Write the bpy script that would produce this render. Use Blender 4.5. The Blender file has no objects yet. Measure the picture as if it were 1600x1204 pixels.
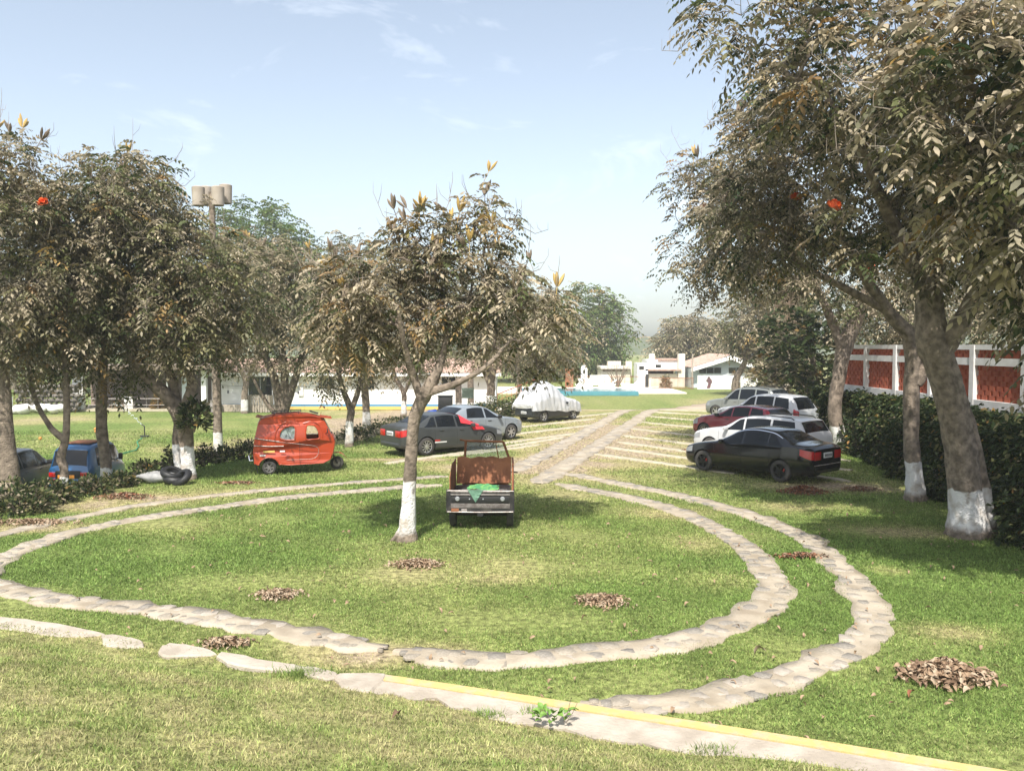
import bpy, bmesh, math, random
import numpy as np
from mathutils import Vector, Matrix, Euler

# ------------------------------------------------------------------ camera, sky, sun, exposure
scene = bpy.context.scene
col = scene.collection
R = math.radians
CAM_H, FOC, CX, CY, HOR = 3.8, 1300.0, 800.0, 602.0, 540.0
PITCH = math.atan((CY - HOR) / FOC)
cam_d = bpy.data.cameras.new('camera')
cam_d.sensor_fit = 'HORIZONTAL'; cam_d.sensor_width = 36.0; cam_d.lens = FOC / 1600 * 36
cam_d.clip_start = 0.1; cam_d.clip_end = 5000
cam = bpy.data.objects.new('camera', cam_d); col.objects.link(cam)
cam.location = (0, 0, CAM_H); cam.rotation_euler = (R(90) - PITCH, 0, 0)
scene.camera = cam

SUN_EL, SUN_DIR = R(55), Vector((-0.20, -0.98, 0)).normalized()
to_sun = Vector((SUN_DIR.x * math.cos(SUN_EL), SUN_DIR.y * math.cos(SUN_EL), math.sin(SUN_EL)))
world = bpy.data.worlds.new('World'); scene.world = world; world.use_nodes = True
wn, wl = world.node_tree.nodes, world.node_tree.links
bg = wn['Background']
sky = wn.new('ShaderNodeTexSky'); sky.sky_type = 'NISHITA'; sky.sun_disc = False
sky.sun_elevation = SUN_EL; sky.sun_rotation = math.atan2(to_sun.x, to_sun.y)
sky.air_density = 1.0; sky.dust_density = 2.6; sky.ozone_density = 1.0; sky.altitude = 200
# thin cirrus wisps, mixed over the sky
tc = wn.new('ShaderNodeTexCoord'); mp = wn.new('ShaderNodeMapping')
mp.inputs['Scale'].default_value = (2.0, 2.0, 5.5); mp.inputs['Rotation'].default_value = (0.12, 0.18, 0.3)
nz = wn.new('ShaderNodeTexNoise'); nz.inputs['Scale'].default_value = 2.3; nz.inputs['Detail'].default_value = 9
nz.inputs['Roughness'].default_value = 0.62; nz.inputs['Distortion'].default_value = 0.6
rp = wn.new('ShaderNodeValToRGB'); rp.color_ramp.elements[0].position = 0.57; rp.color_ramp.elements[1].position = 0.80
ml = wn.new('ShaderNodeMath'); ml.operation = 'MULTIPLY'; ml.inputs[1].default_value = 0.38
mx = wn.new('ShaderNodeMix'); mx.data_type = 'RGBA'; mx.inputs[7].default_value = (7.6, 7.9, 8.2, 1)
wl.new(tc.outputs['Generated'], mp.inputs['Vector']); wl.new(mp.outputs[0], nz.inputs['Vector'])
wl.new(nz.outputs[0], rp.inputs[0]); wl.new(rp.outputs[0], ml.inputs[0]); wl.new(ml.outputs[0], mx.inputs[0])
hs_ = wn.new('ShaderNodeHueSaturation'); hs_.inputs['Saturation'].default_value = 0.63; hs_.inputs['Hue'].default_value = 0.494; hs_.inputs['Value'].default_value = 1.06
wl.new(sky.outputs[0], hs_.inputs['Color']); wl.new(hs_.outputs[0], mx.inputs[6]); wl.new(mx.outputs[2], bg.inputs[0])
bg.inputs[1].default_value = 0.118

sun_d = bpy.data.lights.new('sun', 'SUN'); sun_d.energy = 3.9; sun_d.angle = R(0.6); sun_d.color = (1, 0.955, 0.88)
sun = bpy.data.objects.new('sun', sun_d); col.objects.link(sun)
sun.rotation_euler = to_sun.to_track_quat('Z', 'Y').to_euler(); sun.location = (-20, -30, 40)

scene.view_settings.view_transform = 'Standard'; scene.view_settings.look = 'None'
scene.view_settings.exposure = 0.95; scene.view_settings.gamma = 1
scene.view_settings.use_curve_mapping = False
scene.render.engine = 'CYCLES'
scene.cycles.use_denoising = True
scene.cycles.max_bounces = 6; scene.cycles.diffuse_bounces = 3; scene.cycles.glossy_bounces = 3
scene.cycles.transmission_bounces = 4; scene.cycles.transparent_max_bounces = 6; scene.cycles.volume_bounces = 1
scene.cycles.sample_clamp_indirect = 6

# ------------------------------------------------------------------ helpers
rnd = random.Random(7)
RN = np.random.default_rng(7)

def ray(px, py):
    u, v = (px - CX) / FOC, (CY - py) / FOC
    return Vector((u, math.cos(PITCH) + v * math.sin(PITCH), -math.sin(PITCH) + v * math.cos(PITCH)))
def at(px, py, z=0.0):
    d = ray(px, py); t = (z - CAM_H) / d.z
    return Vector((d.x * t, d.y * t, z))
def aty(px, py, Y):
    d = ray(px, py); t = Y / d.y
    return Vector((d.x * t, Y, CAM_H + d.z * t))

def tag(o, label=None, cat=None, group=None, kind=None):
    if label: o['label'] = label
    if cat: o['category'] = cat
    if group: o['group'] = group
    if kind: o['kind'] = kind
    return o
def link(name, data, mat=None, parent=None):
    o = bpy.data.objects.new(name, data); col.objects.link(o)
    if mat is not None and data is not None and hasattr(data, 'materials') and len(data.materials) == 0:
        data.materials.append(mat)
    if parent is not None: o.parent = parent
    return o
def empty(name, loc=(0, 0, 0), rz=0.0):
    o = bpy.data.objects.new(name, None); col.objects.link(o)
    o.location = loc; o.rotation_euler = (0, 0, rz); o.empty_display_size = 0.2
    return o

def np_mesh(name, verts, faces, colors=None, smooth=False):
    """verts (N,3), faces (F,k) of one size k; colors (N,3)"""
    me = bpy.data.meshes.new(name)
    verts = np.asarray(verts, dtype=np.float32); faces = np.asarray(faces, dtype=np.int32)
    k = faces.shape[1]; F = faces.shape[0]
    me.vertices.add(len(verts)); me.vertices.foreach_set('co', verts.ravel())
    me.loops.add(F * k); me.loops.foreach_set('vertex_index', faces.ravel())
    me.polygons.add(F); me.polygons.foreach_set('loop_start', np.arange(0, F * k, k, dtype=np.int32))
    if smooth: me.polygons.foreach_set('use_smooth', np.ones(F, dtype=bool))
    if colors is not None:
        a = me.color_attributes.new('Col', 'FLOAT_COLOR', 'POINT')
        c = np.ones((len(verts), 4), dtype=np.float32); c[:, :3] = colors
        a.data.foreach_set('color', c.ravel())
    me.update(calc_edges=True)
    return me

class MB:
    """collects shapes into one mesh"""
    def __init__(s): s.v = []; s.f = []; s.sm = []
    def add(s, vs, fs, smooth=False):
        n = len(s.v); s.v += [tuple(v) for v in vs]; s.f += [[i + n for i in f] for f in fs]; s.sm += [smooth] * len(fs)
        return s
    def box(s, c, size, rot=None, bev=0.0):
        sx, sy, sz = [a / 2 for a in size]
        if bev <= 0:
            vs = [Vector((x * sx, y * sy, z * sz)) for x in (-1, 1) for y in (-1, 1) for z in (-1, 1)]
            fs = [(0, 1, 3, 2), (4, 6, 7, 5), (0, 4, 5, 1), (2, 3, 7, 6), (0, 2, 6, 4), (1, 5, 7, 3)]
        else:
            b = min(bev, sx * .9, sy * .9, sz * .9)
            bm = bmesh.new(); bmesh.ops.create_cube(bm, size=1)
            for v in bm.verts: v.co = Vector((v.co.x * 2 * sx, v.co.y * 2 * sy, v.co.z * 2 * sz))
            bmesh.ops.bevel(bm, geom=list(bm.edges), offset=b, segments=2, profile=0.5, affect='EDGES')
            bm.verts.index_update(); vs = [v.co.copy() for v in bm.verts]; fs = [[v.index for v in f.verts] for f in bm.faces]; bm.free()
        m = Matrix.Identity(3) if rot is None else (rot if isinstance(rot, Matrix) else Euler(rot).to_matrix())
        c = Vector(c)
        return s.add([m @ v + c for v in vs], fs, bev > 0)
    def tube(s, pts, rad, n=8, caps=True):
        pts = [Vector(p) for p in pts]; rs = rad if hasattr(rad, '__len__') else [rad] * len(pts)
        vs, fs = [], []; ref = None
        for i, p in enumerate(pts):
            d = (pts[min(i + 1, len(pts) - 1)] - pts[max(i - 1, 0)]).normalized()
            if ref is None: ref = Vector((0, 0, 1)) if abs(d.z) < .9 else Vector((1, 0, 0))
            a = d.cross(ref).normalized(); b = a.cross(d).normalized(); ref = b
            for k in range(n):
                t = 2 * math.pi * k / n
                vs.append(p + a * math.cos(t) * rs[i] + b * math.sin(t) * rs[i])
        for i in range(len(pts) - 1):
            for k in range(n):
                k2 = (k + 1) % n
                fs.append((i * n + k, i * n + k2, (i + 1) * n + k2, (i + 1) * n + k))
        if caps: fs += [tuple(range(n - 1, -1, -1)), tuple((len(pts) - 1) * n + k for k in range(n))]
        return s.add(vs, fs, True)
    def lathe(s, prof, c=(0, 0, 0), n=20, axis='Z'):
        """prof list of (r, h)"""
        vs, fs = [], []; c = Vector(c)
        for r, h in prof:
            for k in range(n):
                t = 2 * math.pi * k / n
                x, y = r * math.cos(t), r * math.sin(t)
                vs.append(c + (Vector((x, y, h)) if axis == 'Z' else Vector((x, h, y)) if axis == 'Y' else Vector((h, x, y))))
        for i in range(len(prof) - 1):
            for k in range(n):
                k2 = (k + 1) % n
                fs.append((i * n + k, i * n + k2, (i + 1) * n + k2, (i + 1) * n + k))
        return s.add(vs, fs, True)
    def prism(s, poly, z0, z1):
        n = len(poly)
        vs = [(p[0], p[1], z0) for p in poly] + [(p[0], p[1], z1) for p in poly]
        fs = [tuple(range(n - 1, -1, -1)), tuple(range(n, 2 * n))] + [(i, (i + 1) % n, n + (i + 1) % n, n + i) for i in range(n)]
        return s.add(vs, fs)
    def grid(s, fn, nu, nv, smooth=True):
        vs = [fn(i / nu, j / nv) for i in range(nu + 1) for j in range(nv + 1)]
        fs = [(i * (nv + 1) + j, (i + 1) * (nv + 1) + j, (i + 1) * (nv + 1) + j + 1, i * (nv + 1) + j + 1) for i in range(nu) for j in range(nv)]
        return s.add(vs, fs, smooth)
    def mesh(s, name, sharp=38):
        me = bpy.data.meshes.new(name); me.from_pydata(s.v, [], s.f)
        me.polygons.foreach_set('use_smooth', s.sm); me.update()
        bm = bmesh.new(); bm.from_mesh(me); bmesh.ops.recalc_face_normals(bm, faces=bm.faces); bm.to_mesh(me); bm.free()
        if any(s.sm) and sharp: me.set_sharp_from_angle(angle=R(sharp))
        return me
    def build(s, name, mat, parent=None, sharp=38):
        return link(name, s.mesh(name, sharp), mat, parent)

def curve_panel(outlines, thick, res=1):
    """filled 2D outline with holes -> mesh in XY plane, thickness 2*thick about z=0"""
    cu = bpy.data.curves.new('panel', 'CURVE'); cu.dimensions = '2D'; cu.fill_mode = 'BOTH'; cu.extrude = thick
    for o in outlines:
        sp = cu.splines.new('POLY'); sp.points.add(len(o) - 1)
        for p, q in zip(sp.points, o): p.co = (q[0], q[1], 0, 1)
        sp.use_cyclic_u = True
    ob = bpy.data.objects.new('panel_tmp', cu); col.objects.link(ob)
    dg = bpy.context.evaluated_depsgraph_get(); dg.update()
    me = bpy.data.meshes.new_from_object(ob.evaluated_get(dg))
    bpy.data.objects.remove(ob); bpy.data.curves.remove(cu)
    return me

# smooth pseudo noise (sum of sines), about -1..1
class SN:
    def __init__(s, seed, scale, n=14):
        n = 9; r = np.random.default_rng(seed); a = r.uniform(0, 2 * np.pi, n); k = r.uniform(.5, 1.9, n) / scale
        s.k = np.stack([np.cos(a) * k, np.sin(a) * k, r.normal(0, .7, n) / scale], 1); s.p = r.uniform(0, 6.28, n); s.n = n
    def __call__(s, x, y, z=0):
        x = np.asarray(x, float); y = np.asarray(y, float); out = np.zeros(np.broadcast(x, y).shape)
        for k, p in zip(s.k, s.p): out = out + np.sin(k[0] * x * 2 + k[1] * y * 2 + k[2] * z * 2 + p)
        return out / math.sqrt(s.n) * .8
def sstep(a, b, x):
    t = np.clip((np.asarray(x, float) - a) / (b - a), 0, 1); return t * t * (3 - 2 * t)
def seg_dist(P, poly):
    """distance of points P (N,2) to polyline (M,2); also signed by left side"""
    best = np.full(len(P), 1e9); sign = np.ones(len(P))
    for a, b in zip(poly[:-1], poly[1:]):
        d = b - a; L2 = (d * d).sum(); t = np.clip(((P - a) @ d) / L2, 0, 1)
        q = a + t[:, None] * d; e = P - q; dist = np.hypot(e[:, 0], e[:, 1])
        s = np.sign(d[0] * (P - a)[:, 1] - d[1] * (P - a)[:, 0]); m = dist < best
        best = np.where(m, dist, best); sign = np.where(m, s, sign)
    return best, sign
def resample(pts, step):
    pts = np.asarray(pts, float); seg = np.hypot(*(np.diff(pts[:, :2], axis=0).T)); L = np.r_[0, np.cumsum(seg)]
    n = max(2, int(L[-1] / step)); s = np.linspace(0, L[-1], n + 1)
    return np.stack([np.interp(s, L, pts[:, i]) for i in range(pts.shape[1])], 1)
def catmull(pts, per=6, closed=False):
    pts = [np.asarray(p, float) for p in pts]; n = len(pts); out = []
    rng = range(n if closed else n - 1)
    for i in rng:
        p0 = pts[(i - 1) % n] if closed or i > 0 else 2 * pts[0] - pts[1]
        p1, p2 = pts[i], pts[(i + 1) % n]
        p3 = pts[(i + 2) % n] if closed or i + 2 < n else 2 * pts[-1] - pts[-2]
        for k in range(per):
            t = k / per
            out.append(.5 * (2 * p1 + (p2 - p0) * t + (2 * p0 - 5 * p1 + 4 * p2 - p3) * t * t + (3 * p1 - p0 - 3 * p2 + p3) * t ** 3))
    if not closed: out.append(pts[-1])
    return np.array(out)

# ------------------------------------------------------------------ materials
def mat(name, c, rough=.6, c2=None, scale=6.0, bump=0.0, bscale=None, metal=0.0, coat=0.0, spec=.5, attr=None, trans=0.0, detail=5, mixpos=(.35, .65), con=(.78, 1.15)):
    m = bpy.data.materials.new(name); m.use_nodes = True; nt = m.node_tree; n, l = nt.nodes, nt.links
    b = n['Principled BSDF']; b.inputs['Roughness'].default_value = rough; b.inputs['Metallic'].default_value = metal
    b.inputs['Coat Weight'].default_value = coat; b.inputs['Specular IOR Level'].default_value = spec
    b.inputs['Coat Roughness'].default_value = .08
    b.inputs['Base Color'].default_value = (*c, 1)
    tcn = n.new('ShaderNodeTexCoord')
    src = None
    if c2 is not None or attr:
        nzn = n.new('ShaderNodeTexNoise'); nzn.inputs['Scale'].default_value = scale; nzn.inputs['Detail'].default_value = detail
        l.new(tcn.outputs['Object'], nzn.inputs['Vector'])
        ramp = n.new('ShaderNodeValToRGB'); ramp.color_ramp.elements[0].position = mixpos[0]; ramp.color_ramp.elements[1].position = mixpos[1]
        if attr:
            at_ = n.new('ShaderNodeAttribute'); at_.attribute_name = attr
            ramp.color_ramp.elements[0].color = (con[0],) * 3 + (1,); ramp.color_ramp.elements[1].color = (con[1],) * 3 + (1,)
            mm = n.new('ShaderNodeMix'); mm.data_type = 'RGBA'; mm.blend_type = 'MULTIPLY'; mm.inputs[0].default_value = 1
            l.new(nzn.outputs[0], ramp.inputs[0]); l.new(at_.outputs['Color'], mm.inputs[6]); l.new(ramp.outputs[0], mm.inputs[7]); src = mm.outputs[2]
        else:
            ramp.color_ramp.elements[0].color = (*c, 1); ramp.color_ramp.elements[1].color = (*c2, 1)
            l.new(nzn.outputs[0], ramp.inputs[0]); src = ramp.outputs[0]
        l.new(src, b.inputs['Base Color'])
    if bump:
        bn = n.new('ShaderNodeBump'); bn.inputs['Strength'].default_value = bump; bn.inputs['Distance'].default_value = .03
        nb = n.new('ShaderNodeTexNoise'); nb.inputs['Scale'].default_value = bscale or scale * 3; nb.inputs['Detail'].default_value = 6
        l.new(tcn.outputs['Object'], nb.inputs['Vector']); l.new(nb.outputs[0], bn.inputs['Height']); l.new(bn.outputs[0], b.inputs['Normal'])
    if trans:
        tr = n.new('ShaderNodeBsdfTranslucent'); ms = n.new('ShaderNodeMixShader'); ms.inputs[0].default_value = trans
        if src is not None: l.new(src, tr.inputs[0])
        else: tr.inputs[0].default_value = (*c, 1)
        l.new(b.outputs[0], ms.inputs[1]); l.new(tr.outputs[0], ms.inputs[2]); l.new(ms.outputs[0], n['Material Output'].inputs[0])
    return m

M = {}
M['leaf'] = mat('dusty_leaf', (.2, .2, .1), .6, attr='Col', scale=9, trans=.34, spec=.22)
M['grass'] = mat('grass_blade', (.1, .2, .05), .6, attr='Col', scale=1.5, trans=.3, spec=.25)
M['stone'] = mat('path_stone', (.26, .225, .175), .9, (.36, .315, .25), 7, .5, 30, detail=9)
M['mortar'] = mat('path_mortar', (.26, .215, .155), .92, (.40, .345, .265), 2.2, .5, 24)
M['strip'] = mat('strip_concrete', (.34, .30, .215), .9, (.44, .39, .29), 3, .5, 20)
M['dirt'] = mat('dirt', (.32, .25, .175), .95, (.42, .335, .245), .35, .4, 6)
M['kerb'] = mat('kerb_concrete', (.31, .265, .21), .85, (.42, .37, .305), 3.4, .45, 25)
M['yellow'] = mat('kerb_yellow_paint', (.48, .36, .14), .8, (.38, .33, .235), 7, .3, 30, mixpos=(.45, .72), detail=8)
M['white'] = mat('white_wall_paint', (.80, .79, .76), .8, (.74, .73, .70), 1.5)
M['offwhite'] = mat('cream_wall', (.62, .56, .46), .85, (.72, .66, .56), 1.5, .3)
M['bluegrey'] = mat('pale_blue_wall', (.50, .56, .58), .8, (.56, .61, .62), 1.5)
M['blue'] = mat('blue_stripe', (.08, .25, .42), .7)
M['ochre'] = mat('ochre_stripe', (.62, .42, .12), .75)
M['tile'] = mat('terracotta_tile', (.36, .21, .155), .85, (.50, .36, .29), 4, .3)
M['darkglass'] = mat('dark_glass', (.012, .014, .017), .06, spec=.7)
M['carglass'] = mat('car_glass', (.008, .010, .013), .06, spec=.32)
M['black'] = mat('black_plastic', (.014, .014, .015), .55)
M['dark'] = mat('dark_void', (.02, .019, .018), .8)
M['rubber'] = mat('tyre_rubber', (.030, .029, .028), .85, (.055, .05, .045), 9)
M['dullsteel'] = mat('dull_steel_rim', (.10, .095, .09), .6, (.17, .16, .15), 9)
M['alloy'] = mat('alloy_rim', (.62, .62, .63), .3, metal=.85)
M['darkrim'] = mat('black_rim', (.02, .02, .022), .35, metal=.4)
M['redcal'] = mat('red_caliper', (.35, .03, .02), .5)
M['chrome'] = mat('chrome', (.75, .76, .78), .12, metal=1)
M['tail'] = mat('tail_lamp', (.42, .012, .012), .15, coat=.6)
M['head'] = mat('head_lamp', (.26, .27, .28), .12, coat=.8, spec=.8)
M['plate'] = mat('plate', (.66, .67, .66), .5)
M['plateorange'] = mat('orange_plate', (.70, .28, .04), .5)
M['seam'] = mat('seam', (.006, .006, .007), .8)
M['rust'] = mat('rust_sheet', (.17, .060, .025), .8, (.29, .115, .048), 3.2, .25, 12)
M['blacksteel'] = mat('worn_black_steel', (.018, .017, .018), .5, (.07, .062, .055), 6, .2, 14, mixpos=(.5, .72))
M['worn'] = mat('worn_metal', (.20, .17, .155), .5, (.36, .33, .31), 14, metal=.3)
M['postgrey'] = mat('post_concrete', (.30, .25, .195), .85, (.38, .33, .27), 2, .3)
M['brick'] = mat('lattice_brick', (.27, .058, .028), .85, (.36, .092, .044), 3)
M['fencewhite'] = mat('fence_white', (.70, .69, .67), .8, (.60, .58, .55), 2.2, .2)
M['soil'] = mat('retaining_soil', (.20, .15, .12), .95, (.27, .21, .17), 3, .5)
def paint(name, c, rough=.32, coat=.7, metal=.15, c2=None):
    return mat(name, c, rough, c2 or tuple(a * 1.12 + .004 for a in c), 2.2, coat=coat, metal=metal)

def bark_mat(name, white_h):
    m = mat(name, (.10, .078, .058), .92, (.27, .215, .165), 7, 1.0, 22, detail=9)
    nt = m.node_tree; n, l = nt.nodes, nt.links; b = n['Principled BSDF']
    old = b.inputs['Base Color'].links[0].from_socket
    t = n.new('ShaderNodeTexCoord'); sx = n.new('ShaderNodeSeparateXYZ'); l.new(t.outputs['Object'], sx.inputs[0])
    nz_ = n.new('ShaderNodeTexNoise'); nz_.inputs['Scale'].default_value = 5; l.new(t.outputs['Object'], nz_.inputs['Vector'])
    ma = n.new('ShaderNodeMath'); ma.operation = 'MULTIPLY_ADD'; ma.inputs[1].default_value = -.16; l.new(nz_.outputs[0], ma.inputs[0]); l.new(sx.outputs[2], ma.inputs[2])
    lt = n.new('ShaderNodeMapRange'); lt.inputs['From Min'].default_value = white_h - .075; lt.inputs['From Max'].default_value = white_h - .105
    l.new(ma.outputs[0], lt.inputs['Value'])
    # chipped limewash, thinner near the roots
    nz2 = n.new('ShaderNodeTexNoise'); nz2.inputs['Scale'].default_value = 4.5; nz2.inputs['Detail'].default_value = 10; l.new(t.outputs['Object'], nz2.inputs['Vector'])
    chip = n.new('ShaderNodeMapRange'); chip.inputs['From Min'].default_value = .30; chip.inputs['From Max'].default_value = .40; l.new(nz2.outputs[0], chip.inputs['Value'])
    low = n.new('ShaderNodeMapRange'); low.inputs['From Min'].default_value = .02; low.inputs['From Max'].default_value = .16; l.new(ma.outputs[0], low.inputs['Value'])
    m1 = n.new('ShaderNodeMath'); m1.operation = 'MULTIPLY'; l.new(lt.outputs[0], m1.inputs[0]); l.new(chip.outputs[0], m1.inputs[1])
    m2 = n.new('ShaderNodeMath'); m2.operation = 'MULTIPLY'; l.new(m1.outputs[0], m2.inputs[0]); l.new(low.outputs[0], m2.inputs[1])
    mxn = n.new('ShaderNodeMix'); mxn.data_type = 'RGBA'; st = n.new('ShaderNodeValToRGB'); st.color_ramp.elements[0].color = (.42, .37, .31, 1); st.color_ramp.elements[1].color = (.66, .65, .63, 1); st.color_ramp.elements[0].position = .33; st.color_ramp.elements[1].position = .52
    nz3 = n.new('ShaderNodeTexNoise'); nz3.inputs['Scale'].default_value = 3.5; nz3.inputs['Detail'].default_value = 9; l.new(t.outputs['Object'], nz3.inputs['Vector']); l.new(nz3.outputs[0], st.inputs[0]); l.new(st.outputs[0], mxn.inputs[7])
    l.new(m2.outputs[0], mxn.inputs[0]); l.new(old, mxn.inputs[6]); l.new(mxn.outputs[2], b.inputs['Base Color'])
    return m
M['bark_young'] = bark_mat('bark_young_whitewashed', 1.16)
M['bark'] = bark_mat('bark_whitewashed', .95)
M['bark_plain'] = mat('bark', (.10, .078, .058), .92, (.25, .20, .15), 7, 1.0, 22, detail=9)
M['bark_grey'] = bark_mat('bark_pale_whitewashed', .95)

# ------------------------------------------------------------------ terrain
def xy(px, py, z=0.0):
    p = at(px, py, z); return np.array((p.x, p.y))
STEP = np.array([(-60, 21.0), (-30, 20.5)] + [tuple(xy(*p)) for p in [(-40, 812), (60, 786), (180, 756), (300, 737), (400, 716), (560, 692), (640, 672), (740, 652), (800, 643)]] + [(0.5, 60), (0.5, 400)])
def gz(x, y):
    x = np.atleast_1d(np.asarray(x, float)); y = np.atleast_1d(np.asarray(y, float))
    d, s = seg_dist(np.stack([x, y], 1), STEP)
    a = sstep(0.2, 2.6, d * s)
    b = sstep(47, 63, y)
    return -0.9 * np.maximum(a, b)
def gz1(x, y): return float(gz([x], [y])[0])

# kerb line (far edge of its top), from left to right
KZ = 0.15
KERB = np.array([tuple(xy(px, py, KZ)) for px, py in [(-500, 905), (-200, 938), (0, 963), (160, 984), (300, 1004), (585, 1050), (910, 1097), (1250, 1149), (1560, 1199), (1800, 1240), (2300, 1330)]])
def bank_side(x, y):
    """positive distance on the camera's side of the kerb"""
    d, s = seg_dist(np.stack([np.asarray(x, float), np.asarray(y, float)], 1), KERB)
    return -d * s

# where the turf is thin or dry (0 lush .. 1 bare earth)
n1, n2, n3 = SN(1, 3.2), SN(2, 1.1), SN(3, 7.0)
BARE = [(xy(620, 1015), 1.1, .35, .75), (xy(560, 1030), .8, .3, .5), (xy(120, 790), 2.2, .8, .75), (xy(40, 822), 1.2, .7, .8), (xy(250, 775), 1.6, .6, .6), (xy(400, 765), 2.5, .5, .45),
        (xy(1330, 760), 1.8, .9, .85), (xy(1240, 790), 1.0, .6, .5), (xy(1420, 830), 1.0, .7, .7), (xy(1490, 985), .8, .5, .55), (xy(1390, 890), .5, .4, .5),
        (xy(860, 720), 1.6, 3.0, .7), (xy(900, 690), 1.6, 4.0, .7), (xy(780, 730), 2.0, 1.2, .75), (xy(950, 668), 1.6, 6, .65), (xy(640, 717), 1.5, .35, .8),
        (xy(330, 830), 2.5, .8, .30), (xy(560, 790), 2.2, .5, .32), (xy(780, 905), .7, .35, .26), (xy(1060, 800), 1.2, .9, .45), (xy(1110, 850), .8, .8, .45), (xy(1130, 905), .7, .7, .35),
        (xy(300, 700, -.9), 3, 1.4, .45), (xy(420, 690, -.9), 4, 2.5, .5), (xy(60, 655, -.9), 6, 2.5, .4), (xy(650, 650, -.9), 7, 9, .95), (xy(590, 672, -.9), 5, 4, .9),
        (xy(1000, 700), 5, 7, .3), (xy(1060, 660), 5, 9, .35)]
def dry(x, y):
    x = np.asarray(x, float); y = np.asarray(y, float)
    v = .22 + .16 * n1(x, y) + .10 * n2(x, y) + .10 * n3(x, y)
    rag = 1 + .3 * n2(x * 1.7, y * 1.7)
    for c, rx, ry, s in BARE:
        m = (np.abs(x - c[0]) < 2.6 * rx) & (np.abs(y - c[1]) < 2.6 * ry)
        q = ((x[m] - c[0]) / rx) ** 2 + ((y[m] - c[1]) / ry) ** 2
        v[m] += s * np.exp(-q) * rag[m]
    v = v + .12 * sstep(24, 44, y) * sstep(-9, -5, x) - .06 * sstep(-7, -10, x)
    return np.clip(v, 0, 1)
def mixc(a, b, t): return np.asarray(a) * (1 - t)[:, None] + np.asarray(b) * t[:, None]
def turf_col(v):
    lush, mid, straw, earth = (.132, .186, .048), (.210, .236, .078), (.32, .28, .138), (.34, .27, .185)
    c = mixc(lush, mid, sstep(.05, .35, v)); c = c * (1 - sstep(.35, .68, v))[:, None] + np.asarray(straw) * sstep(.35, .68, v)[:, None]
    return c * (1 - sstep(.72, .95, v))[:, None] + np.asarray(earth) * sstep(.72, .95, v)[:, None]

def ramp_axis(a, b, step, lo, hi, g=1.25):
    c = list(np.arange(a, b + 1e-6, step)); d = step; x = b
    while x < hi: d *= g; x += d; c.append(x)
    d = step; x = a
    while x > lo: d *= g; x -= d; c.insert(0, x)
    return np.array(c)
gx = ramp_axis(-27, 17, .22, -900, 900); gy = ramp_axis(6, 46, .22, -60, 2600)
GX, GY = np.meshgrid(gx, gy, indexing='ij'); P = np.stack([GX.ravel(), GY.ravel()], 1)
zz = gz(P[:, 0], P[:, 1]) + .018 * n2(P[:, 0], P[:, 1]) - .02
v = dry(P[:, 0], P[:, 1])
I = np.arange(len(gx) * len(gy)).reshape(len(gx), len(gy))
F = np.stack([I[:-1, :-1].ravel(), I[1:, :-1].ravel(), I[1:, 1:].ravel(), I[:-1, 1:].ravel()], 1)
gm = np_mesh('ground', np.c_[P, zz], F, turf_col(v) * .92, True)
M['turf'] = mat('turf_ground', (.1, .1, .05), .95, attr='Col', scale=9, bump=.9, bscale=26, detail=8, spec=.15, con=(.5, 1.45))
tag(link('ground', gm, M['turf']), kind='structure')

# grassy bank that rises from the kerb towards the camera
kr = resample(KERB, .25)
tng = np.gradient(kr, axis=0); tng /= np.hypot(tng[:, 0], tng[:, 1])[:, None]; nrm = np.stack([tng[:, 1], -tng[:, 0]], 1)
rr = np.concatenate([[0.02, .1, .2], np.arange(.4, 12, .3)])
def bank_z(r): return .09 + .26 * np.clip(np.asarray(r) - .45, 0, 8)
bp = kr[:, None, :] + nrm[:, None, :] * rr[None, :, None]
bz = bank_z(rr)[None, :] + .03 * n2(bp[..., 0], bp[..., 1]) * sstep(0, .6, rr)[None, :]
def bank_dry(x, y): return np.clip(.50 + .06 * n1(x * 1.6, y * 1.6) + .10 * n2(x * 2.1, y * 2.1) + .10 * n2(x * 7, y * 7), 0, .8)
bv = bank_dry(bp[..., 0].ravel(), bp[..., 1].ravel())
I = np.arange(bp.shape[0] * bp.shape[1]).reshape(bp.shape[:2])
F = np.stack([I[:-1, :-1].ravel(), I[:-1, 1:].ravel(), I[1:, 1:].ravel(), I[1:, :-1].ravel()], 1)
tag(link('grass_bank', np_mesh('grass_bank', np.c_[bp.reshape(-1, 2), bz.ravel()], F, turf_col(bv) * .9, True), M['turf']), kind='structure')

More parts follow.
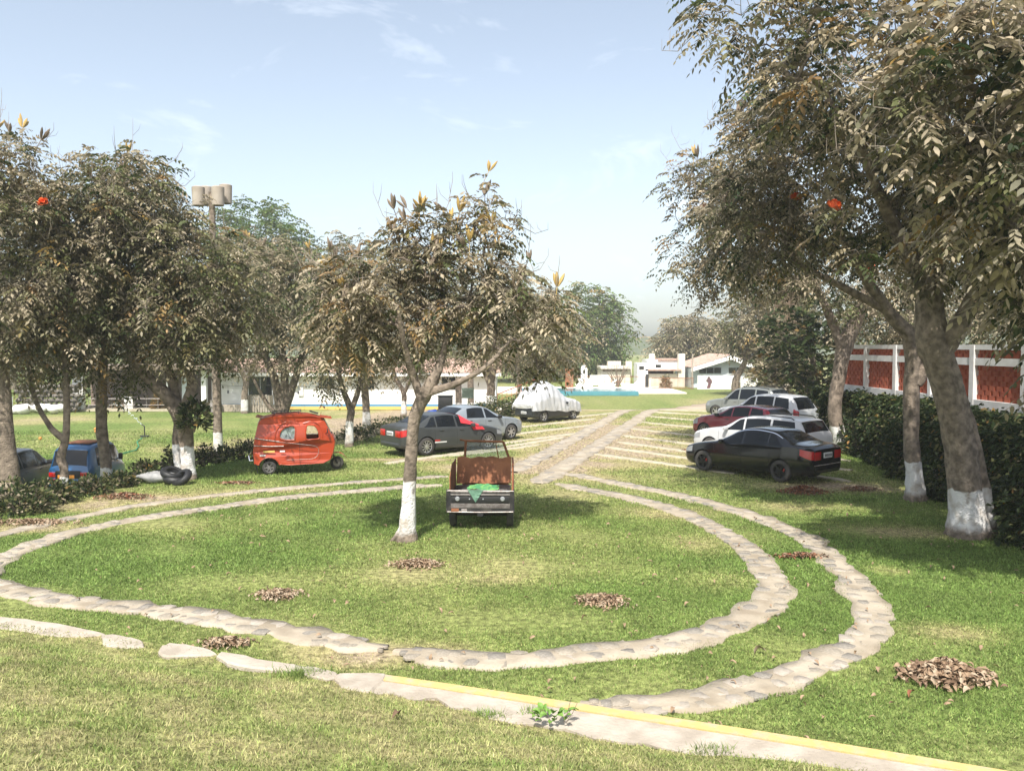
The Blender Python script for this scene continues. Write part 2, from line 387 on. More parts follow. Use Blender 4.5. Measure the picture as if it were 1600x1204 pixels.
# ------------------------------------------------------------------ paths
PATHS = []      # (polyline, halfwidth) where no grass grows
def band(name, line, hw, z, material, parent=None, jag=.05, step=.12, seed=0):
    """irregular flat band along a polyline, following the terrain, with a small real thickness"""
    L = resample(line, step); t = np.gradient(L, axis=0); t /= np.hypot(t[:, 0], t[:, 1])[:, None]; nn = np.stack([-t[:, 1], t[:, 0]], 1)
    r = np.random.default_rng(seed); s1 = r.normal(0, jag, len(L)); s2 = r.normal(0, jag, len(L))
    sm = lambda a: np.convolve(a, [.25, .5, .25], 'same')
    hw = np.broadcast_to(hw, len(L)) if np.ndim(hw) else np.full(len(L), hw)
    tp = np.clip(np.arange(len(L)) / 4. + .25, 0, 1) * np.clip(np.arange(len(L))[::-1] / 4. + .25, 0, 1); hw = hw * tp
    offs = np.stack([-hw + sm(s1), -hw * .4 + sm(s1) * .3, hw * .4, hw + sm(s2)], 1)
    Q = L[:, None, :] + nn[:, None, :] * offs[:, :, None]
    zt = gz(Q[..., 0].ravel(), Q[..., 1].ravel()).reshape(offs.shape) + z + .004 * r.normal(0, 1, offs.shape)
    top = np.concatenate([Q, zt[..., None]], 2)
    lo = top[:, [0, 3], :].copy(); lo[..., 2] -= z + .05
    V = np.concatenate([top.reshape(-1, 3), lo.reshape(-1, 3)]); n = len(L); fs = []
    a = np.arange(n - 1)
    for k in range(3): fs.append(np.stack([a * 4 + k, (a + 1) * 4 + k, (a + 1) * 4 + k + 1, a * 4 + k + 1], 1))
    o = n * 4
    fs.append(np.stack([o + a * 2, o + (a + 1) * 2, (a + 1) * 4, a * 4], 1)); fs.append(np.stack([a * 4 + 3, (a + 1) * 4 + 3, o + (a + 1) * 2 + 1, o + a * 2 + 1], 1))
    return link(name, np_mesh(name, V, np.concatenate(fs)[:, ::-1], None, False), material, parent), L, nn, hw

def stone_meshes(n, seed):
    out = []; r = random.Random(seed)
    for k in range(n):
        m = r.randint(6, 8); mb = MB(); ang = sorted(2 * math.pi * (i + r.uniform(-.28, .28)) / m for i in range(m))
        rad = [r.uniform(.82, 1.12) for _ in ang]
        def sq(a, q): return q / max(abs(math.cos(a)), abs(math.sin(a))) ** .6
        ring = lambda f, z: [(math.cos(a) * sq(a, q) * .5 * f, math.sin(a) * sq(a, q) * .5 * f, z + r.uniform(-.004, .004)) for a, q in zip(ang, rad)]
        vs = ring(1.0, -.03) + ring(.985, .0) + ring(.93, .006) + [(0, 0, .007)]
        fs = []
        for j in range(2):
            for i in range(m): fs.append((j * m + i, j * m + (i + 1) % m, (j + 1) * m + (i + 1) % m, (j + 1) * m + i))
        fs += [(2 * m + i, 2 * m + (i + 1) % m, 3 * m) for i in range(m)]
        me = mb.add(vs, fs, True).mesh('stone', 40)
        me.materials.append([M['stone'], M['stone2'], M['stone3']][k % 3]); out.append(me)
    return out
M['stone2'] = mat('path_stone_grey', (.20, .18, .152), .9, (.29, .262, .22), 7, .5, 30, detail=9)
M['stone3'] = mat('path_stone_pale', (.33, .285, .225), .85, (.40, .355, .30), 5, .5, 30)
STONES = stone_meshes(9, 3)
def lay_stones(parent, L, nn, hw, z, across, seed, limit=295, keep=lambda p: True, skip=.1):
    r = random.Random(seed); c = 0; Ls = np.r_[0, np.cumsum(np.hypot(*np.diff(L, axis=0).T))]; s = .1
    while s < Ls[-1] and c < limit:
        i = min(int(np.searchsorted(Ls, s)), len(L) - 1); w = 2 * hw[i] / across; ln = r.uniform(.85, 1.35) * w
        for k in range(across):
            if r.random() < skip: continue
            p = L[i] + nn[i] * (-hw[i] + (k + .5) * w + r.uniform(-.05, .05))
            if not keep(p): continue
            o = bpy.data.objects.new('stone', r.choice(STONES)); col.objects.link(o); o.parent = parent; c += 1
            o.location = (p[0], p[1], gz1(*p) + z - .004 + r.uniform(-.006, .008)); o.rotation_euler = (r.uniform(-.03, .03), r.uniform(-.03, .03), math.atan2(nn[i][1], nn[i][0]) + r.choice((0, math.pi)) + r.uniform(-.2, .2))
            o.scale = (w * r.uniform(.86, 1.0), ln * r.uniform(.82, .96), r.uniform(.7, 1.2))
        s += ln
    return c

inner_px = [(615, 1016), (665, 1022), (700, 1028), (760, 1032), (850, 1027), (960, 1016), (1060, 1000), (1130, 980), (1189, 953), (1210, 922), (1196, 888), (1158, 850), (1100, 816), (1056, 797), (992, 779), (929, 767), (871, 755)]
inner_px2 = [(690, 757), (600, 763), (450, 777), (340, 792), (212, 811), (127, 828), (42, 856), (0, 874), (-28, 895), (-10, 915), (50, 930), (120, 940), (200, 948), (300, 962), (430, 984), (550, 1005), (598, 1013)]
outer_px = [(905, 1099), (940, 1103), (1000, 1102), (1100, 1094), (1139, 1083), (1196, 1067), (1254, 1048), (1316, 1023), (1347, 1000), (1364, 970), (1354, 938), (1331, 902), (1293, 867), (1254, 838), (1177, 806), (1100, 783), (1014, 764), (950, 752), (886, 739)]
outer_px2 = [(700, 744), (600, 750), (450, 762), (340, 773), (276, 781), (212, 790), (149, 802), (85, 815), (0, 835), (-80, 862)]
track_a = [(801, 737), (844, 714), (886, 691), (929, 667), (971, 643), (1000, 628)]
track_b = [(840, 755), (886, 726), (929, 699), (971, 671), (992, 657), (1018, 640), (1030, 632)]
def line(px): return catmull([xy(*p) for p in px], 6)
for nm, px, hw, st, sd, across in [('stone_path', inner_px, .26, True, 11, 2), ('stone_path', inner_px2, .25, True, 12, 2), ('stone_path', outer_px, .25, True, 13, 2), ('stone_path', outer_px2, .18, True, 14, 1),
                                   ('wheel_track', track_a, .33, True, 15, 2), ('wheel_track', track_b, .36, True, 16, 2)]:
    ln = line(px)
    o, L, nn, hws = band(nm, ln, hw, .012, M['mortar'], None, .085, .15, sd)
    tag(o, kind='structure'); PATHS.append((L, hw))
    lay_stones(o, L, nn, hws, .012, across, sd, 290, keep=lambda p: p[1] < 40)
# short stub of paving where the loop crosses behind the cargo tricycle
ST_R = [[(931, 709), (1095, 732), (1150, 740)], [(948, 698), (1092, 718), (1330, 752)], [(966, 690), (1100, 708), (1330, 735)], [(972, 680), (1095, 695), (1330, 720)], [(985, 669), (1090, 681), (1330, 705)],
        [(1000, 659), (1092, 668), (1330, 690)], [(1012, 650), (1095, 657), (1330, 675)], [(1022, 643), (1110, 649), (1300, 662)], [(1030, 637), (1110, 642), (1300, 652)], [(1036, 631), (1112, 635), (1290, 643)]]
ST_L = [[(930, 654), (815, 667), (700, 682)], [(935, 663), (814, 677), (690, 694)], [(899, 677), (788, 692), (660, 708)], [(880, 683), (795, 697), (600, 724)], [(845, 694), (790, 702), (700, 712)], [(960, 645), (900, 651), (830, 658)]]
for i, s in enumerate(ST_R + ST_L):
    ln = catmull([xy(*p) for p in s], 8)
    o, L, nn, hws = band('parking_strip', ln, .17, .02, M['strip'], None, .045, .14, 40 + i)
    tag(o, kind='structure'); PATHS.append((L, .17))
# dirt road beyond the parking
road = catmull([xy(*p) for p in [(760, 640), (860, 634), (940, 630), (1020, 627), (1100, 620), (1170, 613), (1260, 606)]], 8)
o, L, nn, hws = band('dirt_road', road, np.linspace(1.5, 3.2, len(resample(road, .5))), .012, M['dirt'], None, .25, .5, 80)
tag(o, kind='structure'); PATHS.append((L, 2.6))

# ------------------------------------------------------------------ kerb
def slab(px, z0, z1, seed=0, jag=0.0):
    r = random.Random(seed); pts = [xy(a + r.uniform(-jag, jag), b + r.uniform(-jag, jag) * .5, z1) for a, b in px]
    mb = MB(); n = len(pts); c = sum(pts) / n
    ins = [p + (c - p) / np.hypot(*(c - p)) * .025 for p in pts]
    vs = [(*p, z0) for p in pts] + [(*p, z1 - .02) for p in pts] + [(*p, z1) for p in ins]
    fs = [tuple(range(2 * n, 3 * n))]
    for j in range(2): fs += [(j * n + i, j * n + (i + 1) % n, (j + 1) * n + (i + 1) % n, (j + 1) * n + i) for i in range(n)]
    return mb.add(vs, fs)
kerb = empty('concrete_kerb', (*xy(1000, 1110, KZ), 0))
tag(kerb, 'long pale concrete kerb with a yellow painted edge along the foreground grass', 'kerb')
far = catmull([xy(px, py, KZ) for px, py in [(585, 1050), (745, 1073), (910, 1098), (1250, 1150), (1560, 1200), (1800, 1241)]], 8)
near = catmull([xy(px, py, KZ) for px, py in [(560, 1078), (680, 1092), (760, 1112), (860, 1132), (1000, 1155), (1110, 1172), (1250, 1202), (1400, 1232), (1800, 1300)]], 8)
far_r = resample(far, .1); k = np.linspace(0, 1, len(far_r)); nr = resample(near, .1); near_r = np.stack([np.interp(k, np.linspace(0, 1, len(nr)), nr[:, i]) for i in (0, 1)], 1)
rj = np.random.default_rng(5); near_r = near_r + np.convolve(rj.normal(0, .10, len(near_r)), [.3, .4, .3], 'same')[:, None] * np.array([[0, 1]])
dirv = near_r - far_r; dl = np.hypot(*dirv.T)[:, None]; dirv = dirv / dl
yw = .16
def strip_mesh(a, b, za, zb, zlow):
    n = len(a); vs = [(*p, zlow) for p in a] + [(*p, za - .012) for p in a] + [(*p, za) for p in (a + (b - a) * .05)] + [(*p, zb) for p in b] + [(*p, zlow) for p in b]
    fs = [(j * n + i, j * n + i + 1, (j + 1) * n + i + 1, (j + 1) * n + i) for j in range(4) for i in range(n - 1)]
    fs += [tuple(j * n for j in range(5)), tuple(j * n + n - 1 for j in range(4, -1, -1))]
    return MB().add(vs, fs)
o = strip_mesh(far_r, far_r + dirv * yw, KZ, KZ, -.1).build('painted_edge', M['yellow'], kerb); o.matrix_parent_inverse = kerb.matrix_basis.inverted()
o = strip_mesh(far_r + dirv * (yw + .002), near_r, KZ - .004, KZ - .02, -.1).build('kerb_slab', M['kerb'], kerb); o.matrix_parent_inverse = kerb.matrix_basis.inverted()
kl = [([(-60, 958), (0, 963), (60, 968), (155, 986), (158, 992), (90, 992), (20, 984), (-60, 972)], 'long flat kerb stone at the left edge of the foreground grass'),
      ([(163, 990), (200, 993), (222, 1001), (222, 1010), (170, 1008), (160, 1000)], 'small rounded kerb stone standing alone between two gaps'),
      ([(256, 1005), (290, 1005), (332, 1015), (330, 1022), (260, 1023), (248, 1016)], 'pale kerb stone just left of the leaf scatter'),
      ([(345, 1017), (400, 1027), (450, 1036), (475, 1040), (470, 1046), (390, 1040), (345, 1028)], 'long kerb stone with a grass tuft at its right end'),
      ([(480, 1040), (522, 1047), (525, 1058), (490, 1055), (472, 1048)], 'short low kerb stone next to the grass tuft'),
      ([(528, 1050), (583, 1049), (604, 1055), (580, 1078), (545, 1076), (527, 1062)], 'cracked kerb block where the yellow painted edge begins')]
for i, (px, lb) in enumerate(kl):
    px = [tuple(q_) for q_ in catmull(px, 3, True)]; tag(slab(px, -.08, (.105, .105, .115, .135, .145, .158)[i], i, 2.2).build('kerb_stone', M['kerb']), lb, 'kerb stone', 'loose kerb stones at the left')

# ------------------------------------------------------------------ grass blades
def blades(pts, z, h, w, colr, seed, seg=1, lean=.5):
    r = np.random.default_rng(seed); n = len(pts); a = r.uniform(0, 2 * np.pi, n); b = r.uniform(0, 2 * np.pi, n)
    side = np.stack([np.cos(a), np.sin(a), np.zeros(n)], 1) * (w * .5)[:, None]; ln = r.uniform(.3, 1.15, n) * lean
    tipo = np.stack([np.cos(b) * ln * h, np.sin(b) * ln * h, h * np.sqrt(np.clip(1 - ln ** 2 * .6, .2, 1))], 1)
    base = np.c_[pts, z]
    if seg == 1:
        V = np.stack([base - side, base + side, base + tipo], 1).reshape(-1, 3); F = np.arange(n * 3).reshape(n, 3); C = np.repeat(colr, 3, 0)
    else:
        mid = base + tipo * np.array([.35, .35, .62])
        V = np.stack([base - side, base + side, mid + side * .75, mid - side * .75, base + tipo], 1).reshape(-1, 3)
        k = np.arange(n)[:, None] * 5; F = np.concatenate([k + [[0, 1, 2]], k + [[0, 2, 3]], k + [[3, 2, 4]]]); C = np.repeat(colr, 5, 0)
    return V, F, C
def grass_col(v, r):
    n = len(v); t = np.clip(v + r.normal(0, .16, n), 0, .78); c = turf_col(t) * (1.12 * r.uniform(.55, 1.6, n))[:, None]
    return c * np.array([1.0, 1.08, 1.0])
def scatter(n, x0, x1, y0, y1, seed):
    r = np.random.default_rng(seed); return np.stack([r.uniform(x0, x1, n), r.uniform(y0, y1, n)], 1), r
def in_view(p, m=.06): return np.abs(p[:, 0]) < (p[:, 1] * (800 / 1300.) + m * p[:, 1] + .3)
GR = []
# bank in front
p, r = scatter(345000, -7.5, 6, 3.6, 11, 21); p = p[in_view(p)]; s = bank_side(p[:, 0], p[:, 1]); ok = (s > .33 + .06 * n2(p[:, 0] * 4, p[:, 1] * 4)); left = p[:, 0] < xy(560, 1070, KZ)[0]; ok |= left & (s > .06)
p, s = p[ok], s[ok]; bvv = bank_dry(p[:, 0], p[:, 1]); keep = r.random(len(p)) < (1.05 - .5 * bvv); p, s, bvv = p[keep], s[keep], bvv[keep]
h = r.uniform(.022, .062, len(p)) * (1.15 - .3 * bvv); GR.append(blades(p, bank_z(s) - .010 + .03 * n2(p[:, 0], p[:, 1]) * sstep(0, .6, s), h, r.uniform(.006, .012, len(p)), grass_col(bvv + .02, r), 1, 2, 1.0))
# lawns beyond the kerb, thinning with distance
for (y0, y1, n, hh, ww, sd) in [(6.5, 13, 330000, .036, .014, 31), (13, 20, 260000, .044, .021, 32), (20, 30, 185000, .055, .032, 33), (30, 46, 110000, .075, .05, 34)]:
    xm = y1 * .68; p, r = scatter(n, -xm, xm, y0, y1, sd); p = p[in_view(p)]; p = p[bank_side(p[:, 0], p[:, 1]) < -.02]
    v = dry(p[:, 0], p[:, 1]); keep = r.random(len(p)) < np.clip(1.15 - .9 * v, .12, 1)
    for L, hw in PATHS:
        if L[:, 1].max() < y0 - 1 or L[:, 1].min() > y1 + 1: continue
        Lc = L[::3]
        for q in range(0, len(Lc) - 1, 7):
            ch = Lc[q:q + 8]; b0, b1 = ch.min(0) - hw - .1, ch.max(0) + hw + .1
            ii = np.nonzero((p[:, 0] > b0[0]) & (p[:, 0] < b1[0]) & (p[:, 1] > b0[1]) & (p[:, 1] < b1[1]))[0]
            if len(ii):
                d, _ = seg_dist(p[ii], ch); keep[ii] &= d > hw - .17 + .21 * r.random(len(ii)) ** .5
    p, v = p[keep], v[keep]; h = hh * r.uniform(.5, 1.3, len(p)) * (1.1 - .5 * v)
    GR.append(blades(p, gz(p[:, 0], p[:, 1]) - .012, h, ww * r.uniform(.6, 1.2, len(p)), grass_col(v, r), sd, 1, .9))
off = 0; VV, FF, CC = [], [], []
for V, F, C in GR: VV.append(V); FF.append(F + off); CC.append(C); off += len(V)
g = link('grass', np_mesh('grass', np.concatenate(VV), np.concatenate(FF), np.concatenate(CC)), M['grass'])
tag(g, 'short green and straw coloured turf grass', 'grass', kind='stuff')
print('GRASS tris', sum(len(f) for f in FF))

# ------------------------------------------------------------------ trees
DUST = np.array([(.40, .335, .235), (.31, .26, .175), (.44, .375, .27), (.25, .21, .13)])
OLIVE = np.array([(.095, .115, .038), (.15, .155, .06), (.07, .092, .032), (.19, .185, .085)])
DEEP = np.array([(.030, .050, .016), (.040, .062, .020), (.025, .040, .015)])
FRESH = np.array([(.13, .20, .05), (.10, .165, .04), (.16, .22, .065)])
GOLD = np.array([(.36, .22, .06), (.30, .17, .06)])
def leaf_colors(n, mix, r):
    """mix = weights of dusty, olive, deep green, golden"""
    w = np.array(mix) / sum(mix); k = r.choice(len(w), n, p=w); out = np.zeros((n, 3))
    for i, pal in enumerate((DUST, OLIVE, DEEP, GOLD, FRESH)[:len(w)]):
        m = k == i; out[m] = pal[r.integers(0, len(pal), m.sum())]
    return out * r.uniform(.8, 1.2, n)[:, None]
UP = np.array([0, 0, 1.0])
def unit(a): return a / np.maximum(np.linalg.norm(a, axis=-1, keepdims=True), 1e-9)
def pinnate(P, D, L, colr, r, pairs=4, lw=.40, ll=.42, droop=.45, oval=False):
    """compound leaves: opposite leaflets along a drooping stalk, each leaflet a folded kite"""
    N = len(P); D = unit(D); side = unit(np.cross(D, UP) + r.normal(0, .12, (N, 3))); nrm = unit(np.cross(side, D)); out_v, out_c = [], []
    for k in range(pairs + 1):
        s = (k + .9) / (pairs + .6) * L
        base = P + D * s[:, None] - UP * (droop * s * s / L)[:, None]; ax = unit(D * 1.0 - UP * (2 * droop * s / L)[:, None] * .6)
        for sg in ((-1, 1) if k < pairs else (0,)):
            l = unit(side * sg * .9 + ax * (.5 if sg else 1) - UP * .42 + r.normal(0, .13, (N, 3)))
            w = unit(np.cross(l, nrm + r.normal(0, .25, (N, 3)))); length = (L * ll * (1.0 - .12 * abs(k - pairs * .55)) * r.uniform(.8, 1.12, N))[:, None]
            wid = length * lw * .5; tip = base + l * length - UP * length * .12
            if oval: q = np.stack([base, base + l * length * .25 + w * wid * .85, base + l * length * .62 + w * wid * .9, tip, base + l * length * .62 - w * wid * .9, base + l * length * .25 - w * wid * .85], 1)
            else: q = np.stack([base, base + l * length * .45 + w * wid, tip, base + l * length * .45 - w * wid], 1)
            out_v.append(q); out_c.append(np.repeat((colr * r.uniform(.85, 1.15, N)[:, None])[:, None, :], q.shape[1], 1))
    V = np.concatenate(out_v).reshape(-1, 3); C = np.concatenate(out_c).reshape(-1, 3)
    return V, np.arange(len(V)).reshape(-1, 6 if oval else 4), C
def simple_leaves(P, D, L, colr, r, lw=.42):
    N = len(P); D = unit(D); side = unit(np.cross(D, UP + r.normal(0, .6, (N, 3)))); w = side * (L * lw * .5)[:, None]
    mid = P + D * (L * .48)[:, None]; tip = P + D * L[:, None] - UP * (L * .15)[:, None]
    V = np.stack([P, mid + w, tip, mid - w], 1).reshape(-1, 3)
    return V, np.arange(len(V)).reshape(-1, 4), np.repeat(colr, 4, 0)

def ell_points(ells, n, r, shell=.5):
    """ells: list of (center, radii); returns points biased to the outside and outward directions"""
    vol = np.array([e[1][0] * e[1][1] * e[1][2] for e in ells]) ** .8; k = r.choice(len(ells), n, p=vol / vol.sum())
    d = unit(r.normal(0, 1, (n, 3))); f = (shell ** 2 + (1 - shell ** 2) * r.random(n)) ** .5
    C = np.array([e[0] for e in ells])[k]; Rr = np.array([e[1] for e in ells])[k]
    return C + d * Rr * f[:, None], unit(d * Rr)

def skeleton(chains, targets, base_z, r, attach_from=.45, tip=.006, power=.5, sag=.06):
    """chains: trunk polylines [(pts, radii)]; grows a branch from the nearest wood to every target"""
    nodes, par, fixed, isat = [], [], [], []; out = []
    for pts, rad in chains:
        pts = catmull([np.r_[p, q] for p, q in zip(pts, rad)], 5); prev = -1; idx = []
        for i, p in enumerate(pts):
            nodes.append(p[:3]); par.append(prev); fixed.append(p[3]); isat.append(i >= attach_from * len(pts)); prev = len(nodes) - 1; idx.append(prev)
        out.append(idx)
    NN = len(nodes) + len(targets) * 7 + 10; A = np.zeros((NN, 3)); A[:len(nodes)] = nodes; ok = np.zeros(NN, bool); ok[:len(nodes)] = isat; cnt = len(nodes)
    d0 = np.min(np.linalg.norm(targets[:, None, :] - A[None, :cnt][:, ok[:cnt]], axis=2), axis=1); par = par + [0] * (NN - cnt); fixed = fixed + [0] * (NN - cnt)
    for t in targets[np.argsort(d0)]:
        B = A[:cnt]; dv = t - B; dist = np.sqrt((dv * dv).sum(1)); cost = dist + .5 * np.clip(B[:, 2] - t[2], 0, 9) + np.where(ok[:cnt], 0, 99); j = int(np.argmin(cost)); L = dist[j]
        m = int(np.clip(L / .4, 2, 6)); prev = j; idx = [j]; bend = r.normal(0, .10, 3) * L
        for i in range(1, m + 1):
            f = i / m; p = B[j] + dv[j] * f + bend * math.sin(f * math.pi) + UP * (sag * L * math.sin(f * math.pi)); A[cnt] = p; par[cnt] = prev; ok[cnt] = True; prev = cnt; idx.append(cnt); cnt += 1
        out.append(idx)
    load = np.zeros(cnt)
    for idx in out[len(chains):]: load[idx[-1]] += 1
    for i in range(cnt - 1, -1, -1):
        if par[i] >= 0 and i >= 0: load[par[i]] += load[i]
    rad = np.maximum(tip * np.maximum(load, 1) ** power, tip); fx = np.array(fixed[:cnt]); rad = np.where(fx > 0, fx, rad)
    return A[:cnt], rad, out, len(chains)
def tubes(A, rad, chains, ntr, r, minr=0.0):
    V, F = [], []; off = 0
    for ci, idx in enumerate(chains):
        P = A[idx]; q = rad[idx].copy()
        if ci >= ntr: q[0] = min(q[0], q[1] * 1.6) if len(q) > 1 else q[0]; q[-1] *= .5
        if q.max() < minr: continue
        n = 12 if ci < ntr else (7 if q[0] > .04 else 4 if q[0] > .015 else 3)
        T = unit(np.gradient(P, axis=0)); a = np.zeros_like(P); ref = np.array([0., 1, 0]) if abs(T[0, 1]) < .9 else np.array([1., 0, 0]); a[0] = unit(ref - T[0] * (ref @ T[0]))
        for i in range(1, len(P)): q_ = a[i - 1] - T[i] * (a[i - 1] @ T[i]); a[i] = q_ / math.sqrt(q_ @ q_ + 1e-12)
        b = np.cross(T, a)
        ang = np.arange(n) * 2 * np.pi / n; rr = q[:, None] * (1 + (.10 * np.sin(ang * 3 + ci)[None] + .05 * r.normal(0, 1, (len(P), n)) if ci < ntr else 0))
        ring = P[:, None] + a[:, None] * (np.cos(ang)[None] * rr)[..., None] + b[:, None] * (np.sin(ang)[None] * rr)[..., None]
        V.append(ring.reshape(-1, 3)); m = len(P); i, k = np.meshgrid(np.arange(m - 1), np.arange(n), indexing='ij'); k2 = (k + 1) % n
        F.append(np.stack([i * n + k, i * n + k2, (i + 1) * n + k2, (i + 1) * n + k], -1).reshape(-1, 4) + off); off += m * n
    return np.concatenate(V), np.concatenate(F)

SPRIGS = {}
def tree(name, base, chains, ells, n, label, group=None, seed=1, leaf=.42, per=6, mix=(5, 3, 2, .4), pairs=4, bark='bark', shell=.45, attach=.45, gaps=.0, bare=0, cat='tree', lw=.44, tip=.006, pods=0, flowers=0, minr=0.0, droop=.6, oval=False, ll=.36, twigs=0):
    """base: world location of the foot; chains/ells in world coordinates"""
    r = np.random.default_rng(seed); base = np.array(base, float)
    chains = [([np.array(p, float) - base for p in pts], rad) for pts, rad in chains]; ells = [(np.array(c, float) - base, np.array(q, float)) for c, q in ells]
    T, O = ell_points(ells, n, r, shell)
    if gaps:
        g = SN(seed + 5, 1.3)(T[:, 0], T[:, 1], T[:, 2]) ; k = g > np.quantile(g, gaps); T, O = T[k], O[k]
    A, rad, ch, nt = skeleton(chains, T, 0, r, attach, tip)
    V, F = tubes(A, rad, ch, nt, r, minr)
    t = empty(name, base); tag(t, label, cat, group)
    link('trunk', np_mesh('trunk', V, F, None, True), M[bark], t)
    if bare: T, O = T[:int(len(T) * (1 - bare))], O[:int(len(T) * (1 - bare))]
    rep = np.repeat(np.arange(len(T)), per); N = len(rep); P = T[rep] + r.normal(0, .10 * leaf / .4, (N, 3)); a = r.uniform(0, 2 * np.pi, N); e = r.uniform(-.35, .75, N)
    D = np.stack([np.cos(a) * np.cos(e), np.sin(a) * np.cos(e), np.sin(e)], 1) + O[rep] * .55
    cl = leaf_colors(len(T), mix, r)[rep] * .7 + leaf_colors(N, mix, r) * .3; L = leaf * r.uniform(.5, 1.3, N)
    if pairs: V, F, C = pinnate(P, D, L, cl, r, pairs, lw, ll, droop, oval)
    else: V, F, C = simple_leaves(P, D, L, cl, r, lw)
    c = link('crown', np_mesh('crown', V, F, C), M['leaf'], t); c['kind'] = 'stuff'
    top = T[np.argsort(-(O[:, 2] + .35 * r.random(len(T)) + .15 * T[:, 2] / max(1, T[:, 2].max())))]
    for k in range(pods):
        p = top[(k * 3) % len(top)]; o = link('seed_pod', pod_mesh(k % 3), M['pod' if k % 3 else 'podgold'], t); o.location = p + np.array([0, 0, .22]); o.rotation_euler = (rnd.uniform(-.5, .5), rnd.uniform(-.5, .5), rnd.uniform(0, 6)); s = leaf / .36 * rnd.uniform(1.0, 1.4); o.scale = (s, s, s)
    if twigs:
        mb = MB(); q = r.choice(len(T), min(twigs, len(T)), replace=False)
        for i in q:
            d = O[i] + r.normal(0, .35, 3); d /= np.linalg.norm(d); s = leaf / .4 * r.uniform(.45, .95); c1 = T[i] + d * s * .5 - UP * s * .12; c2 = T[i] + d * s * .9 + UP * s * .10
            mb.tube([T[i], c1, c2, c2 + UP * s * .22], [.010, .008, .006, .003], 3, False)
            for f in (.45, .7): b1 = T[i] + d * s * f; e = unit(r.normal(0, 1, 3) + UP * .6); mb.tube([b1, b1 + e * s * .25, b1 + e * s * .34 + UP * s * .12], [.006, .005, .002], 3, False)
        mb.build('bare_twigs', M['twig'], t, 0)['kind'] = 'stuff'
    for k in range(flowers):
        i = int(r.integers(0, len(T))); p = T[i] + O[i] * .25; p[1] -= .3
        o = link('blossom', blossom_mesh(), M['blossom'], t); o.location = p; o.rotation_euler = (rnd.uniform(-.6, .6), rnd.uniform(-.6, .6), rnd.uniform(0, 6))
    return t, T, O
M['twig'] = mat('bare_twig', (.20, .165, .13), .85, (.30, .255, .21), 9)
M['pod'] = mat('seed_pod', (.16, .12, .085), .7, (.24, .185, .13), 9)
M['podgold'] = mat('seed_pod_ochre', (.42, .29, .09), .7, (.33, .22, .07), 9)
M['blossom'] = mat('blossom', (.75, .09, .02), .5, (.80, .16, .03), 20)
_c = {}
def pod_mesh(k):
    if ('pod', k) not in _c:
        mb = MB(); r = random.Random(k); mb.tube([(0, 0, -.32), (.02, 0, -.15), (0, 0, .05)], [.007, .006, .006], 4)
        for j in range(r.randint(3, 5)):
            a = r.uniform(0, 6.28); t = r.uniform(.15, .55); d = Vector((math.cos(a) * math.sin(t), math.sin(a) * math.sin(t), math.cos(t))); L = r.uniform(.2, .32)
            mb.tube([d * L * f for f in (.15, .35, .6, .85, 1.0)], [.006, .019, .026, .017, .003], 6)
        _c['pod', k] = mb.mesh('seed_pod')
    return _c['pod', k]
def blossom_mesh():
    if 'bl' not in _c:
        mb = MB(); r = random.Random(4)
        for j in range(11):
            a = 2 * math.pi * j / 11 + r.uniform(-.2, .2); t = r.uniform(.4, 1.25); d = Vector((math.cos(a) * math.sin(t), math.sin(a) * math.sin(t), math.cos(t)))
            mb.tube([Vector((0, 0, 0)), d * .07, d * .12 + Vector((0, 0, .015)), d * .15], [.008, .022, .042, .05], 6, False)
        _c['bl'] = mb.mesh('blossom')
    return _c['bl']

def E(px, py, rx, ry, Y, rd=None):
    """crown lobe given by its picture outline, its distance and its depth radius in metres"""
    s = Y / FOC; c = aty(px, py, Y); return (tuple(c), (rx * s, rd if rd else rx * s, ry * s))
def chain(Y, pts, rads, dz=None):
    """trunk polyline: picture points at distance Y (+ optional per-point depth shifts), radii in metres"""
    return ([tuple(aty(a, b, Y + (dz[i] if dz else 0))) for i, (a, b) in enumerate(pts)], rads)

# the young tree on the round lawn
b = at(634, 843); Y = b.y
tree('tree', b, [chain(Y, [(634, 848), (636, 815), (640, 740), (645, 665), (655, 632), (672, 600), (690, 560), (702, 500)], [.23, .155, .125, .115, .13, .12, .07, .045], [0, 0, 0, 0, 0, 0, .2, .3]),
     chain(Y, [(660, 628), (645, 585), (630, 535), (622, 480)], [.09, .075, .055, .035], [0, 0, -.3, -.6]),
     chain(Y, [(672, 612), (715, 598), (760, 572), (800, 530)], [.085, .06, .045, .03], [0, -.1, -.3, -.3]),
     chain(Y, [(634, 820), (622, 838), (606, 852)], [.10, .09, .03])],
     [E(680, 440, 150, 105, Y, 1.7), E(600, 470, 120, 95, Y, 1.5), E(800, 495, 125, 78, Y, 1.5), E(760, 350, 52, 62, Y, .7), E(650, 375, 70, 50, Y, .9), E(700, 560, 60, 22, Y, .8), E(540, 520, 60, 60, Y - .4, .9), E(870, 530, 60, 55, Y + .3, .8)],
     800, 'young dusty tree with a whitewashed curving trunk on the round lawn', 'trees around the lawn', 101, .38, 5, (7, 2.2, 1.2, .5), pairs=5, gaps=.32, pods=46, twigs=150, attach=.55, shell=.35, bark='bark_young')

